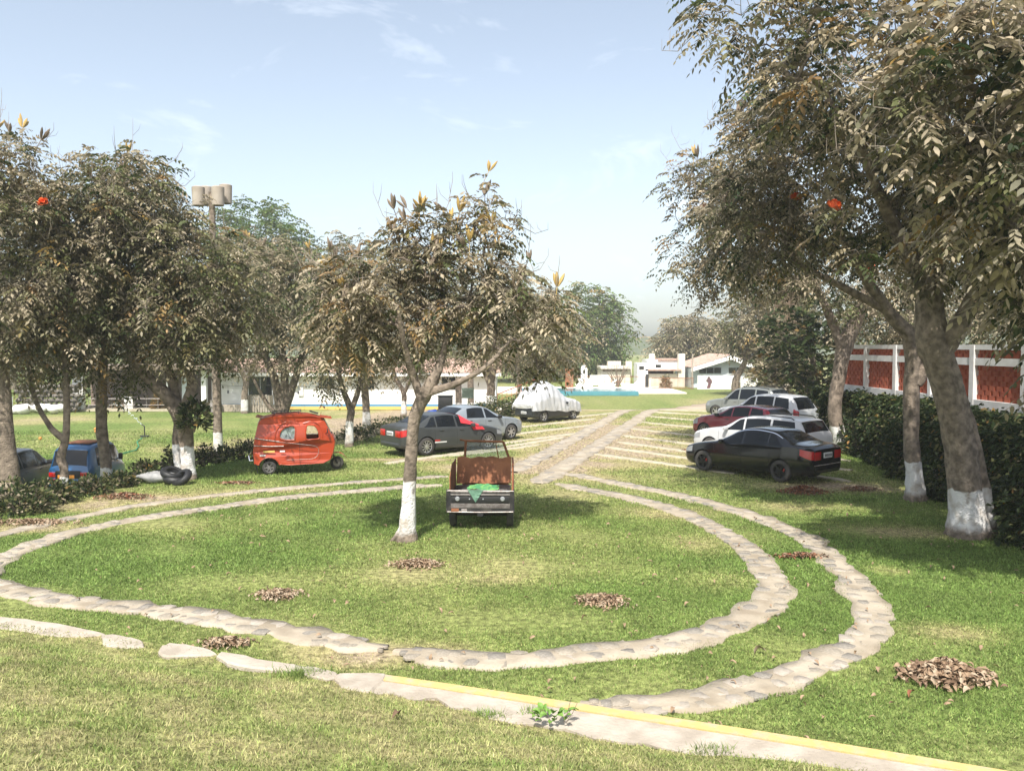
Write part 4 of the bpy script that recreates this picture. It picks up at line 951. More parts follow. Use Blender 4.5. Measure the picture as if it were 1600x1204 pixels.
def sedan_body(h=1.45, L0=-2.26, L1=2.2):
    k = h / 1.45
    return Body([(L1, .60 * k), (L1 - .05, .68 * k), (L1 - .18, .755 * k), (1.60, .875 * k), (1.02, .965 * k), (.62, 1.13 * k), (.18, 1.345 * k), (-.12, 1.425 * k), (-.45, 1.45 * k), (-.9, 1.41 * k), (-1.3, 1.27 * k), (-1.68, 1.115 * k), (-2.0, 1.085 * k), (L0 + .1, 1.06 * k), (L0, .98 * k)],
                [(L1, .56 * k), (2.0, .69 * k), (1.0, .895 * k), (0, .93 * k), (-1.0, .97 * k), (-1.7, 1.01 * k), (L0, .93 * k)],
                [(L1, .58), (L1 - .06, .70), (L1 - .2, .80), (1.3, .875), (.3, .885), (-1.3, .885), (-1.8, .86), (L0 + .12, .79), (L0 + .03, .73), (L0, .68)],
                [(L1, .27), (1.9, .20), (.9, .19), (-.9, .19), (-1.9, .24), (L0, .32)])
def hatch_body(h=1.55, L0=-2.0, L1=2.1):
    k = h / 1.55
    return Body([(L1, .62), (L1 - .05, .72), (L1 - .2, .82), (1.55, .95), (1.02, 1.04), (.6, 1.24 * k), (.15, 1.45 * k), (-.2, 1.53 * k), (-.6, 1.55 * k), (-1.2, 1.51 * k), (-1.55, 1.45 * k), (-1.78, 1.22 * k), (L0 + .08, 1.0), (L0, .86)],
                [(L1, .60), (1.9, .74), (1.0, .94), (0, .98), (-1.0, 1.02), (L0, .98)],
                [(L1, .58), (L1 - .06, .70), (L1 - .2, .80), (1.3, .87), (.3, .88), (-1.3, .875), (-1.7, .84), (L0 + .08, .78), (L0, .70)],
                [(L1, .28), (1.9, .21), (.9, .20), (-.9, .20), (-1.8, .25), (L0, .34)], .74)
def suv_body(h=1.66, L0=-2.15, L1=2.2):
    k = h / 1.66
    return Body([(L1, .70), (L1 - .05, .84), (L1 - .18, .94), (1.6, 1.03), (1.08, 1.09), (.75, 1.28 * k), (.35, 1.53 * k), (.05, 1.625 * k), (-.5, 1.66 * k), (-1.2, 1.635 * k), (-1.68, 1.58 * k), (-1.85, 1.42 * k), (L0 + .1, 1.08), (L0 + .03, .98), (L0, .85)],
                [(L1, .68), (1.95, .84), (1.0, 1.02), (0, 1.05), (-1.0, 1.08), (L0, 1.02)],
                [(L1, .62), (L1 - .06, .74), (L1 - .2, .84), (1.3, .90), (.3, .91), (-1.4, .905), (-1.8, .88), (L0 + .08, .83), (L0, .76)],
                [(L1, .36), (1.9, .26), (.9, .25), (-.9, .25), (-1.8, .28), (L0, .38)], .76)
def wagon_body(h=1.52, L0=-2.3, L1=2.2):
    k = h / 1.52
    return Body([(L1, .64), (L1 - .05, .76), (L1 - .18, .85), (1.55, .96), (1.05, 1.02), (.65, 1.21 * k), (.25, 1.41 * k), (-.05, 1.48 * k), (-.6, 1.52 * k), (-1.5, 1.50 * k), (-1.95, 1.46 * k), (-2.08, 1.30 * k), (L0 + .06, 1.0), (L0, .85)],
                [(L1, .62), (1.9, .78), (1.0, .95), (0, .97), (-1.0, .99), (L0, .98)],
                [(L1, .60), (L1 - .06, .72), (L1 - .2, .82), (1.3, .865), (.3, .87), (-1.5, .87), (-2.0, .85), (L0 + .06, .81), (L0, .75)],
                [(L1, .30), (1.9, .22), (.9, .21), (-.9, .21), (-1.9, .26), (L0, .36)], .80)

def pose(F, Rr, wb, track=.75):
    """near-side front and rear wheel contact points -> car centre on the ground, heading, scale"""
    d = F - Rr; yaw = math.atan2(d.y, d.x); mid = (F + Rr) / 2; n = Vector((-math.sin(yaw), math.cos(yaw), 0))
    if n.y < 0: n = -n
    return mid + n * track, yaw, min(1.06, max(.95, d.length / wb))
WIN_SEDAN = [(.84, .14, .0, .0), (-.08, -.08, -.86, -.84), (-.92, -.90, -1.42, -1.02)]
WIN_SEDAN1 = [(.86, .14, -1.40, -1.02)]
# black sedan
pos, yaw_r, sc = pose(at(1107, 736), at(1216, 752), 2.65)
M['p_black'] = paint('black_paint', (.003, .0035, .006), .12, .5, .0)
B = sedan_body(1.45)
bs = car('parked_car', pos, yaw_r, B, (1.36, -1.32), .315, M['p_black'], 'glossy black sedan with black rims, nearest car on the right', 'car', WIN_SEDAN, (.92, .22), (-1.02, -1.62), 5, 'dark', seams=(.95, -.04, -.98), plate=.80, trim=(.70, -1.30))
MB().box((-2.255, 0, .54), (.05, 1.30, .025), None, .01).build('bumper_crease', M['worn'], bs)
hd = Vector((math.cos(yaw_r), math.sin(yaw_r), 0))
# white estate car with roof rails, then red hatchback, white and grey sport utility cars along the row
row = [at(1107, 736), at(1112, 712), at(1102, 685), at(1142, 670), at(1122, 654)]
def place_row(i): 
    yw = yaw_r + [0, .02, -.02, .02, .03][i]; d = Vector((math.cos(yw), math.sin(yw), 0)); n = Vector((d.y, -d.x, 0)); n = n if n.y > 0 else -n
    return row[i] - d * 1.33 + n * .75, yw
p, yw = place_row(1)
M['p_white'] = paint('white_paint', (.50, .505, .51), .35, .6, 0)
car('parked_car', p, yw, wagon_body(1.50), (1.34, -1.32), .33, M['p_white'], 'white estate car with dark roof rails between the black sedan and the red car', 'car', [(.88, .2, .02, .02), (-.05, -.05, -.98, -.98), (-1.06, -1.06, -1.92, -1.82)], (.95, .28), (-2.0, -2.2), 5, 'alloy', tails='tall', rails=(.0, -1.75, 'black'), seams=(.98, -.02, -1.02))
p, yw = place_row(2)
M['p_red'] = paint('red_paint', (.20, .012, .025), .22, .9, .2)
car('parked_car', p, yw, hatch_body(1.46), (1.33, -1.28), .32, M['p_red'], 'dark red hatchback, third car in the row on the right', 'car', [(.84, .16, .0, .0), (-.07, -.07, -.82, -.82), (-.9, -.9, -1.52, -1.38)], (.94, .2), (-1.56, -1.9), 9, 'alloy', tails='tall', seams=(.95, -.03), mirror=M['black'])
p, yw = place_row(3)
car('parked_car', p, yw, suv_body(1.68), (1.38, -1.3), .35, M['p_white'], 'white sport utility car with dark glass and a tail spoiler, fourth in the row', 'car', [(.92, .3, .05, .05), (-.03, -.03, -.88, -.88), (-.95, -.95, -1.68, -1.58)], (1.0, .38), (-1.72, -2.05), 5, 'alloy', 'black', tails='tall', seams=(1.0,))
p, yw = place_row(4)
M['p_gsuv'] = paint('grey_green_paint', (.20, .21, .195), .35, .6, .3)
car('parked_car', p, yw, suv_body(1.72), (1.38, -1.32), .37, M['p_gsuv'], 'grey sport utility car with roof rails, farthest car on the right', 'car', [(.92, .3, .05, .05), (-.03, -.03, -.88, -.88), (-.98, -.95, -1.66, -1.58)], (1.0, .38), (-1.72, -2.05), 6, 'alloy', 'black', tails='tall', rails=(.0, -1.6, 'black'), seams=(1.0, .0, -.92))
# dark grey sedan on the left
pos, yw, sc = pose(at(762, 702), at(661, 712), 2.67, .75)
M['p_grey'] = paint('satin_grey_paint', (.052, .056, .056), .42, .25, .35)
B = sedan_body(1.43)
gs = car('parked_car', pos, yw, B, (1.36, -1.32), .325, M['p_grey'], 'dark grey sedan with ten spoke wheels and a red cloth over its windscreen', 'car', WIN_SEDAN, (.92, .22), (-1.02, -1.62), 10, 'alloy', seams=(.95, -.04, -.98), plate=.78)
for s in (-1, 1):
    patch(B, -1.0, -.5, 1.50, 1.62, .004, 4, 1, s).build('white_side_decal', M['plate'], gs)
    patch(B, -1.0, -.78, 1.66, 1.82, .004, 3, 1, s).build('red_side_decal', M['tail'], gs)
M['redcloth'] = mat('red_cloth', (.50, .02, .03), .75, (.60, .035, .05), 8, .3)
o = centre_patch(B, .94, .16, 3.35, .035, 12, 10)
for s in (-1, 1): o.grid(lambda u, w, s=s: (lambda p, q: Vector((p.x + .10 * w, (p.y - .06 - .03 * math.sin(u * 9)) * (1 if s < 0 else -1), p.z - .10 * w)))(B.S(.55 + .5 * u, 3.3 - .35 * w), 0), 6, 4)
o = o.build('red_cloth', M['redcloth']); o.location = pos; o.rotation_euler = (0, 0, yw); tag(o, 'red cloth spread over the windscreen of the dark grey sedan', 'cloth')
# silver sedan
f = at(797, 686); d = Vector((math.cos(yw + .03), math.sin(yw + .03), 0)); n = Vector((-d.y, d.x, 0)); p = f - d * 1.30 + n * .75
M['p_silver'] = paint('silver_blue_paint', (.30, .335, .36), .34, .6, .45)
car('parked_car', p, yw + .03, sedan_body(1.45, -2.1, 2.05), (1.28, -1.22), .31, M['p_silver'], 'silver blue sedan between the dark grey sedan and the covered car', 'car', [(.84, .14, -.02, -.02), (-.10, -.10, -.98, -.86)], (.92, .22), (-1.02, -1.62), 6, 'alloy', seams=(.95, -.06, -.98), mirror=M['black'], plate=.75)
# car under a silver cover
pos, yc, sc = pose(at(899, 655), at(846, 660), 2.5)
M['p_dark'] = paint('dark_paint', (.02, .022, .026), .4, .5, .2)
B = hatch_body(1.50)
car('parked_car', pos, yc, B, (1.30, -1.22), .31, M['p_dark'], 'dark hatchback hidden to its sills under a silver cover', 'car', [(.84, .16, -1.5, -1.36)], (.94, .2), (-1.56, -1.9), 5, 'alloy', seams=(.95,), plate=.55, tails=None, head=False, handles=False, scale=.88)
M['cover'] = mat('silver_cover', (.52, .525, .53), .38, (.62, .62, .62), 4, .5, 9, metal=.35)
w1, w2 = SN(50, .30), SN(51, .85)
def cover(u, v):
    x = B.x0 - .03 + (B.x1 - B.x0 + .06) * u; xx = min(max(x, B.x0 + .02), B.x1 - .02); q = abs(2 * v - 1); t = 6 - 4.35 * q + .25 * float(w2(x * 2, v * 3)) * q
    p = B.S(xx, max(t, 1.5)); n = B.N(xx, max(t, 1.5)); k = .035 + .032 * (1 + float(w1(x * 2.0 + (.25 * q if v > .5 else -.25 * q), t * .22 + (2 if v > .5 else 0)))) * (.35 + q)
    tent = .42 * math.exp(-((x + .55) / .5) ** 2) * (1 - q) ** .8 + .10 * math.exp(-((x - .1) / .3) ** 2) * (1 - q)
    pz = p.z + n.z * k + tent; py = (p.y + n.y * k); px_ = x + n.x * k * .5
    if v > .5: py = -py
    return Vector((px_, py, pz))
cvb = MB().grid(cover, 70, 60)
for e_, zb_, sx_ in ((0.0, .66, -.07), (1.0, .42, .05)):
    cvb.grid(lambda u, v, e_=e_, zb_=zb_, sx_=sx_: (lambda p: Vector((p.x + sx_ * min(1, u * 4) + .02 * float(w1(v * 4, u * 2)), p.y * (1 + .02 * u), p.z + (min(p.z, zb_ + .05 * float(w2(v * 4, 2))) - p.z) * u)))(cover(e_, v)), 8, 60)
o = cvb.build('car_cover', M['cover'], None, 0); o.location = pos; o.scale = (.88, .88, 1.04); o.rotation_euler = (0, 0, yc); tag(o, 'crumpled silver cover draped over the dark hatchback', 'car cover')
# sport utility car at the left edge, on the lower ground
M['p_lsuv'] = paint('slate_paint', (.035, .038, .04), .35, .6, .2)
p = aty(12, 760, 25.0)
car('parked_car', (p.x, 25.0, -.9), R(97), suv_body(1.66), (1.38, -1.3), .35, M['p_lsuv'], 'slate grey sport utility car seen from behind at the left edge', 'car', [(.92, .3, .05, .05), (-.03, -.03, -.88, -.88), (-.95, -.95, -1.68, -1.58)], (1.0, .38), (-1.70, -2.06), 5, 'alloy', 'black', tails='wrap', seams=(1.0,), plate=.7, mirror=M['black'])

# ------------------------------------------------------------------ small blue vehicle behind the trees
M['p_blue'] = paint('blue_paint', (.010, .095, .24), .3, .7, .1)
bv_ = empty('small_taxi', (aty(142, 740, 26.0).x, 26.0, -.9), R(90)); tag(bv_, 'small blue vehicle seen from behind between two tree trunks, orange plate', 'vehicle')
Bb = Body([(1.6, .5), (1.5, .75), (1.1, 1.0), (.8, 1.35), (.4, 1.68), (0, 1.74), (-.7, 1.72), (-1.05, 1.62), (-1.2, 1.3), (-1.3, .95), (-1.34, .8)], [(1.6, .48), (1.2, .85), (0, 1.0), (-1.34, 1.0)], [(1.6, .3), (1.4, .45), (.8, .6), (0, .66), (-1.0, .66), (-1.28, .62), (-1.34, .58)], [(1.6, .3), (.8, .25), (-1.34, .25)], .80)
me, cm = Bb.mesh((-.85,), .27); link('body', boolean(me, cm, M['p_blue']), None, bv_)
centre_patch(Bb, -1.09, -1.25, 4.2, .006).build('rear_window', M['carglass'], bv_)
for s in (-1, 1):
    patch(Bb, .55, -.8, 3.12, 3.9, .005, 10, 5, s).build('side_window', M['carglass'], bv_)
    MB().box((-1.345, s * .47, .86), (.03, .2, .15), None, .02).build('tail_lamp', M['tail'], bv_); MB().box((-1.345, s * .45, .66), (.03, .25, .16), None, .02).build('tail_lamp', M['tail'], bv_)
    put_wheel(bv_, -.85, s * .56, .22, .12, 5, 'steel'); o = MB().box((.35, s * .78, 1.2), (.1, .12, .2), None, .03); o.tube([(.35, s * .62, 1.1), (.35, s * .74, 1.15)], .015, 6); o.build('wing_mirror', M['black'], bv_)
put_wheel(bv_, 1.15, 0, .22, .12, 5, 'steel')
MB().box((-1.343, 0, .86), (.03, .74, .24), None, .02).build('lamp_panel', M['black'], bv_)
MB().box((-1.363, .05, .8), (.015, .5, .11), None, .005).build('number_plate', M['plateorange'], bv_)
MB().box((-.35, .0, 1.735), (.9, .8, .03), None, .012).build('roof_panel', M['rust'], bv_)
MB().box((-1.33, 0, .36), (.08, 1.2, .14), None, .03).build('rear_bumper', M['p_blue'], bv_)

# ------------------------------------------------------------------ orange mototaxi
M['p_orange'] = paint('orange_red_paint', (.31, .034, .008), .38, .35, .0, (.37, .046, .012))
M['glassclear'] = mat('clear_glass', (.55, .6, .6), .05, spec=.6)
nt = M['glassclear'].node_tree; tr = nt.nodes.new('ShaderNodeBsdfTransparent'); tr.inputs[0].default_value = (.75, .82, .82, 1); msn = nt.nodes.new('ShaderNodeMixShader'); msn.inputs[0].default_value = .28
nt.links.new(tr.outputs[0], msn.inputs[1]); nt.links.new(nt.nodes['Principled BSDF'].outputs[0], msn.inputs[2]); nt.links.new(msn.outputs[0], nt.nodes['Material Output'].inputs[0])
rw_ = at(421, 741); yt = R(14); mt = empty('mototaxi', rw_ + Vector((-math.sin(yt), math.cos(yt), 0)) * .56, yt)
tag(mt, 'orange red three wheeled mototaxi with arched windows parked on the grass', 'mototaxi')
HW = .64
def wsc(x, z): return HW * (1 - .30 * float(sstep(1.15, 1.95, x))) * (1 - .13 * float(sstep(1.0, 1.75, z))) * (1 - .06 * float(sstep(-.1, -.45, x)))
out_low = [(-.42, .33), (-.45, .68), (-.40, 1.10), (-.31, 1.48), (-.22, 1.63), (-.03, 1.69), (.30, 1.745), (.87, 1.75), (1.26, 1.70), (1.50, 1.62), (1.60, 1.56), (1.70, 1.36), (1.80, 1.14), (1.87, 1.04), (1.90, .92), (1.88, .75), (1.84, .58), (1.76, .38), (1.55, .285), (.57, .27), (.32, .30)]
arch = [(.30 * math.cos(a), .22 + .29 * math.sin(a)) for a in np.linspace(.25, math.pi - .25, 9)]
outline = out_low + arch
w_rear = [tuple(p) for p in catmull([(.30, 1.10), (.46, 1.02), (.70, 1.02), (.74, 1.06), (.76, 1.25), (.74, 1.40), (.60, 1.42), (.45, 1.38), (.33, 1.27)], 4, True)]
w_front = [tuple(p) for p in catmull([(1.07, 1.03), (1.25, 1.02), (1.42, 1.03), (1.45, 1.10), (1.42, 1.26), (1.33, 1.40), (1.20, 1.44), (1.09, 1.42), (1.06, 1.25)], 4, True)]
def warp(me, s):
    for v in me.vertices:
        x, z, th = v.co.x, v.co.y, v.co.z; v.co = Vector((x, s * (wsc(x, z)) + th, z))
    me.update()
for s in (-1, 1):
    me = curve_panel([outline, w_rear, w_front], .012); warp(me, s); link('side_panel', me, M['p_orange'], mt)
    def rim(path, rr, m, nm, o=.018):
        pts = [(x, s * (wsc(x, z) + o), z) for x, z in path]; MB().tube(pts, rr, 6).build(nm, m, mt)
    rim(w_rear + [w_rear[0]], .02, M['p_orange'], 'window_rim'); rim(w_front + [w_front[0]], .02, M['p_orange'], 'window_rim')
    big = catmull([(.16, 1.06), (.22, 1.30), (.38, 1.50), (.62, 1.56), (.84, 1.52)], 5); rim([tuple(p) for p in big], .016, M['p_orange'], 'arch_moulding')
    big = catmull([(.98, 1.50), (1.22, 1.55), (1.42, 1.46), (1.52, 1.26), (1.54, 1.05)], 5); rim([tuple(p) for p in big], .016, M['p_orange'], 'arch_moulding')
    rim([tuple(p) for p in catmull([(-.40, 1.085), (.30, .965), (.65, .92), (1.0, .87), (1.3, .82), (1.42, .72), (1.40, .56), (1.28, .45), (1.0, .43), (.5, .43)], 4)], .007, M['worn'], 'trim_line', .012)
    rim([(-.40, 1.09), (-.1, 1.04), (.30, .975)], .014, M['worn'], 'trim_strip', .014); rim([(-.43, .87), (0, .845), (.42, .84)], .014, M['worn'], 'trim_strip', .014)
    rim([(.88, .30), (.88, .9), (.87, 1.5)], .006, M['seam'], 'door_seam', .012)
    for x, z, a, b_, m in [(-.18, .58, .16, .035, 'plate'), (.38, .69, .14, .045, 'plate'), (.0, .69, .32, .055, 'ochre')]:
        MB().box((x, s * (wsc(x, z) + .015), z), (a, .006, b_)).build('sticker', M[m], mt)
    rim([(-.30, .31)] + [(x * 1.04, z * 1.02) for x, z in arch[::-1]] + [(.34, .31)], .024, M['p_orange'], 'wheel_arch_lip')
    put_wheel(mt, 0, s * .54, .205, .12, 6, 'steel')
    me = curve_panel([w_rear], .003); warp(me, s * .97); link('side_window', me, M['glassclear'], mt)
    MB().box((-.36, s * .57, .2), (.012, .17, .30), (0, -.2, 0)).build('mud_flap', M['black'], mt)
def skin(name, pts, m, off=0.0, bul=.03, n=8, kk=1.0):
    pts = catmull([np.array(p, float) for p in pts], 4)
    def fn(u, v):
        i = u * (len(pts) - 1); a = int(min(i, len(pts) - 2)); p = pts[a] + (pts[a + 1] - pts[a]) * (i - a); q = pts[a + 1] - pts[a]; nn_ = np.array([-q[1], q[0]]) / np.hypot(*q)
        y = (2 * v - 1); bb = bul * (1 - y * y) + off; return Vector((p[0] + nn_[0] * bb, y * wsc(p[0], p[1]) * kk, p[1] + nn_[1] * bb))
    return MB().grid(fn, len(pts) - 1, n).build(name, m, mt)
skin('rear_panel', [(-.42, .33), (-.45, .68), (-.40, 1.08)], M['p_orange']); skin('rear_window', [(-.40, 1.08), (-.31, 1.48)], M['carglass']); 
skin('roof', [(-.31, 1.48), (-.22, 1.63), (-.03, 1.69), (.30, 1.745), (.87, 1.75), (1.26, 1.70), (1.50, 1.62), (1.60, 1.56)], M['p_orange'])
skin('windscreen', [(1.60, 1.56), (1.70, 1.36), (1.80, 1.14)], M['glassclear']); skin('nose', [(1.80, 1.14), (1.87, 1.04), (1.90, .92), (1.88, .75), (1.84, .58), (1.76, .38), (1.55, .285)], M['p_orange'], 0, .05)
skin('floor', [(1.55, .285), (.57, .27), (.32, .30)], M['black'], 0, 0)
MB().grid(lambda u, v: Vector((1.48 + .34 * u, (2 * v - 1) * (.56 - .06 * u), 1.66 - .05 * u + .02 * (1 - (2 * v - 1) ** 2))), 4, 6).build('sun_visor', M['p_orange'], mt)
MB().grid(lambda u, v: Vector((-.18 - .2 * u, (2 * v - 1) * .54, 1.655 + .05 * u)), 3, 6).build('rear_spoiler', M['p_orange'], mt)
rk = MB(); 
for y in (-.36, .36): rk.tube([(.08, y, 1.80), (.92, y, 1.84)], .016, 6)
for x in (.08, .35, .62, .92): rk.tube([(x, -.36, 1.80 + .05 * x), (x, .36, 1.80 + .05 * x)], .012, 6)
for x in (.15, .85):
    for y in (-.34, .34): rk.tube([(x, y, 1.72), (x, y, 1.81)], .012, 6)
rk.build('roof_rack', M['black'], mt)
MB().box((1.30, 0, 1.78), (.26, .40, .02), (0, .3, 0)).build('roof_hatch', M['black'], mt)
MB().box((.35, 0, .62), (.5, 1.0, .16), None, .05).box((.1, 0, .9), (.14, 1.0, .5), None, .05).build('rear_seat', M['black'], mt)
MB().box((1.0, 0, .60), (.34, .5, .14), None, .05).box((.86, 0, .82), (.1, .5, .35), None, .04).build('driver_seat', M['black'], mt)
MB().tube([(1.50, -.3, 1.05), (1.62, -.12, 1.02), (1.66, 0, 1.0), (1.62, .12, 1.02), (1.50, .3, 1.05)], .015, 6).tube([(1.66, 0, 1.0), (1.80, 0, .5)], .03, 8).build('handlebar', M['black'], mt)
for s in (-1, 1):
    MB().box((1.86, s * .30, .93), (.12, .22, .17), None, .05).build('headlamp', M['darkglass'], mt)
    MB().tube([(1.62, s * .50, 1.15), (1.68, s * .60, 1.22)], .01, 6).box((1.69, s * .63, 1.26), (.03, .12, .14), None, .012).build('wing_mirror', M['black'], mt)
MB().grid(lambda u, v: Vector((1.98 + .30 * math.cos(.25 + 1.75 * u), (2 * v - 1) * .11, .22 + .31 * math.sin(.25 + 1.75 * u) + .02 * (1 - (2 * v - 1) ** 2))), 10, 4).build('front_mudguard', M['p_orange'], mt)
put_wheel(mt, 1.98, .055, .205, .11, 6, 'steel', None, R(-14)); MB().tube([(1.98, .0, .205), (1.82, 0, .55)], .03, 8).tube([(1.98, -.09, .205), (1.98, .09, .205)], .02, 8).build('front_fork', M['black'], mt)
MB().tube([(0, -.5, .205), (0, .5, .205)], .03, 8).build('rear_axle', M['black'], mt)
MB().tube([(-.46, -.5, .42), (-.56, -.5, .42), (-.58, -.46, .55), (-.58, .46, .55), (-.56, .5, .42), (-.46, .5, .42)], .018, 8).build('rear_guard_bar', M['chrome'], mt)

# ------------------------------------------------------------------ rusty cargo tricycle on the lawn
tb = at(752, 823); ct = empty('cargo_tricycle', tb, R(88.5)); tag(ct, 'rusty open cargo tricycle with a black tailgate and a bare windscreen frame', 'tricycle')
# local +x points forward (away from the camera), y to the left
for s in (-1, 1): put_wheel(ct, 0.12, s * .60, .25, .13, 6, 'steel')
tg = MB().box((-.30, 0, .60), (.03, 1.36, .43)); tgo = tg.build('tailgate', M['blacksteel'], ct)
for z in (.795, .755, .735, .55, .525, .50, .475): MB().box((-.322, 0, z), (.016, 1.22, .011), None, .003).build('rib', M['worn'], tgo)
MB().box((-.327, 0, .64), (.02, 1.18, .12), None, .006).build('black_band', M['black'], tgo)
for y in (.47, -.46):
    o = MB().lathe([(.001, -.03), (.035, -.028), (.05, -.01), (.052, .015)], (-.335, y, .655), 16, 'X').build('round_lamp', M['head'], tgo)
for y in (.22, -.06): MB().lathe([(.001, -.02), (.016, -.015), (.018, .01)], (-.335, y, .655), 10, 'X').build('small_lamp', M['head'], tgo)
MB().box((-.33, .52, .42), (.02, .16, .075), None, .01).build('rust_patch', M['rust'], tgo); MB().box((-.33, .33, .42), (.02, .12, .06), None, .008).build('bare_patch', M['worn'], tgo)
MB().tube([(-.325, -.68, .388), (-.34, 0, .38), (-.325, .68, .385)], .014, 6).build('bottom_bar', M['worn'], tgo)
MB().tube([(-.315, -.69, .815), (-.315, .69, .82)], .016, 6).build('top_bar', M['worn'], tgo)
for s in (-1, 1): MB().box((-.30, s * .685, .61), (.05, .035, .47)).build('corner_post', M['blacksteel'], ct)
MB().box((.45, 0, .42), (1.45, 1.3, .05)).build('bed_floor', M['blacksteel'], ct)
MB().box((.40, .655, .63), (1.4, .022, .40)).build('side_board', M['blacksteel'], ct); sb = MB().box((.40, -.655, .63), (1.4, .022, .40)).build('side_board', M['blacksteel'], ct)
for x in (-.1, .3, .7): MB().box((x, -.672, .63), (.04, .014, .42)).build('stake', M['worn'], sb)
me = curve_panel([[(-.26, .62), (-.26, 1.10), (.22, 1.30), (1.06, 1.30), (1.06, .62)]], .008)
for v_ in me.vertices: v_.co = Vector((v_.co.x, .632 + v_.co.z, v_.co.y))
link('rust_side_sheet', me, M['rust'], ct)
bk = MB().grid(lambda u, v: Vector((.88 + .22 * u, (2 * v - 1) * .60 + .0, .78 + .55 * u + .012 * math.sin(v * 11 + u * 3) + (.014 * math.sin(v * 23) if u > .99 else 0))), 8, 24).build('rust_bulkhead_sheet', M['rust'], ct)
bn = MB().box((.70, 0, .72), (.35, 1.2, .05)).box((.55, 0, .60), (.03, 1.2, .22)); bno = bn.build('bench', M['blacksteel'], ct)
for k in range(4): MB().box((.53, 0, .54 + .055 * k), (.012, 1.05, .014)).build('bench_slat', M['worn'], bno)
MB().tube([(-.28, -.665, .82), (-.20, -.665, 1.0), (-.10, -.66, 1.16), (.05, -.655, 1.24), (.5, -.65, 1.28), (1.05, -.63, 1.32)], .022, 8).build('side_hoop', M['rust'], ct)
MB().tube([(.3, -.66, .82), (.3, -.655, 1.26)], .016, 6).tube([(.75, -.655, .82), (.75, -.65, 1.29)], .016, 6).build('hoop_stay', M['worn'], ct)
fr = MB(); A_, B_, C_, D_ = (1.85, .50, 1.12), (1.72, .46, 1.62), (1.72, -.40, 1.60), (1.85, -.56, 1.12)
for a, b_ in ((A_, B_), (B_, C_), (C_, D_), (D_, A_)): fr.tube([a, b_], .028, 6)
fr.tube([(1.72, .60, 1.65), (1.72, .46, 1.62)], .022, 6); fr.tube([(1.735, -.22, 1.60), (1.83, -.30, 1.14)], .012, 6); fro = fr.build('windscreen_frame', M['rust'], ct)
MB().add([A_, B_, C_, D_], [(0, 1, 2, 3)]).build('windscreen_glass', M['glassclear'], fro)
MB().box((1.62, 0, .80), (.55, 1.05, .62), None, .12).build('cowl', M['rust'], ct); MB().box((1.35, 0, .55), (.5, .55, .25), None, .06).build('driver_seat', M['black'], ct)
MB().tube([(1.45, .32, 1.08), (1.6, .1, 1.06), (1.6, -.1, 1.06), (1.45, -.32, 1.08)], .014, 6).build('handlebar', M['black'], ct)
put_wheel(ct, 2.0, 0.06, .25, .12, 6, 'steel'); MB().tube([(2.0, 0, .25), (1.8, 0, .8)], .035, 8).tube([(2.0, -.08, .25), (2.0, .08, .25)], .02, 8).build('front_fork', M['black'], ct)
MB().tube([(.12, -.6, .25), (.12, .6, .25)], .03, 8).box((.6, 0, .34), (1.9, .12, .08)).box((.6, .35, .36), (1.6, .06, .07)).box((.6, -.35, .36), (1.6, .06, .07)).build('chassis', M['black'], ct)
# green cloth hung over the tailgate
M['greencloth'] = mat('green_cloth', (.045, .19, .075), .8, (.13, .31, .08), 9, .3, mixpos=(.45, .6))
M['greencloth2'] = mat('dull_green_cloth', (.10, .20, .14), .85, (.13, .24, .17), 12, .3)
cl = empty('green_cloth', tb, R(88.5)); tag(cl, 'green cloth with a corner hanging over the tailgate of the cargo tricycle', 'cloth')
wc = SN(60, .12)
MB().grid(lambda u, v: Vector((-.30 + .42 * u, .26 - .62 * v + .03 * float(wc(u, v)), .845 + .07 * math.sin(u * 3.1) * (.4 + .6 * math.sin(v * 3)) + .022 * float(wc(u * 2, v * 2)))), 14, 18).build('bunched_cloth', M['greencloth'], cl)
MB().grid(lambda u, v: Vector((-.345 - .01 * float(wc(u, v)), .26 - (.33 * v * (1 - u) + u * .165), .85 - .27 * u)), 8, 8).build('hanging_corner', M['greencloth2'], cl)
print('VEHICLES done')
HAZE = 0.0008

# ------------------------------------------------------------------ buildings
LZ = -.9
def part(name, m, parent, c, size, bev=0.0, rot=None): return MB().box(c, size, rot, bev).build(name, m, parent)
def tiled_roof(parent, x0, x1, y_eave, y_ridge, z_eave, z_ridge, pitch=.32, name='roof', shear=0.0):
    """roof slope with rows of half round tiles running from ridge to eave"""
    n = int((x1 - x0) / pitch); amp = .045
    def fn(u, v):
        x = x0 + (x1 - x0) * u; y = y_eave + (y_ridge - y_eave) * v; z = z_eave + (z_ridge - z_eave) * v
        return Vector((x + shear * v, y, z + amp * abs(math.sin(math.pi * n * u)) + .02 * ((v * 9) % 1)))
    return MB().grid(fn, n * 4, 9, False).build(name, M['tile'], parent)

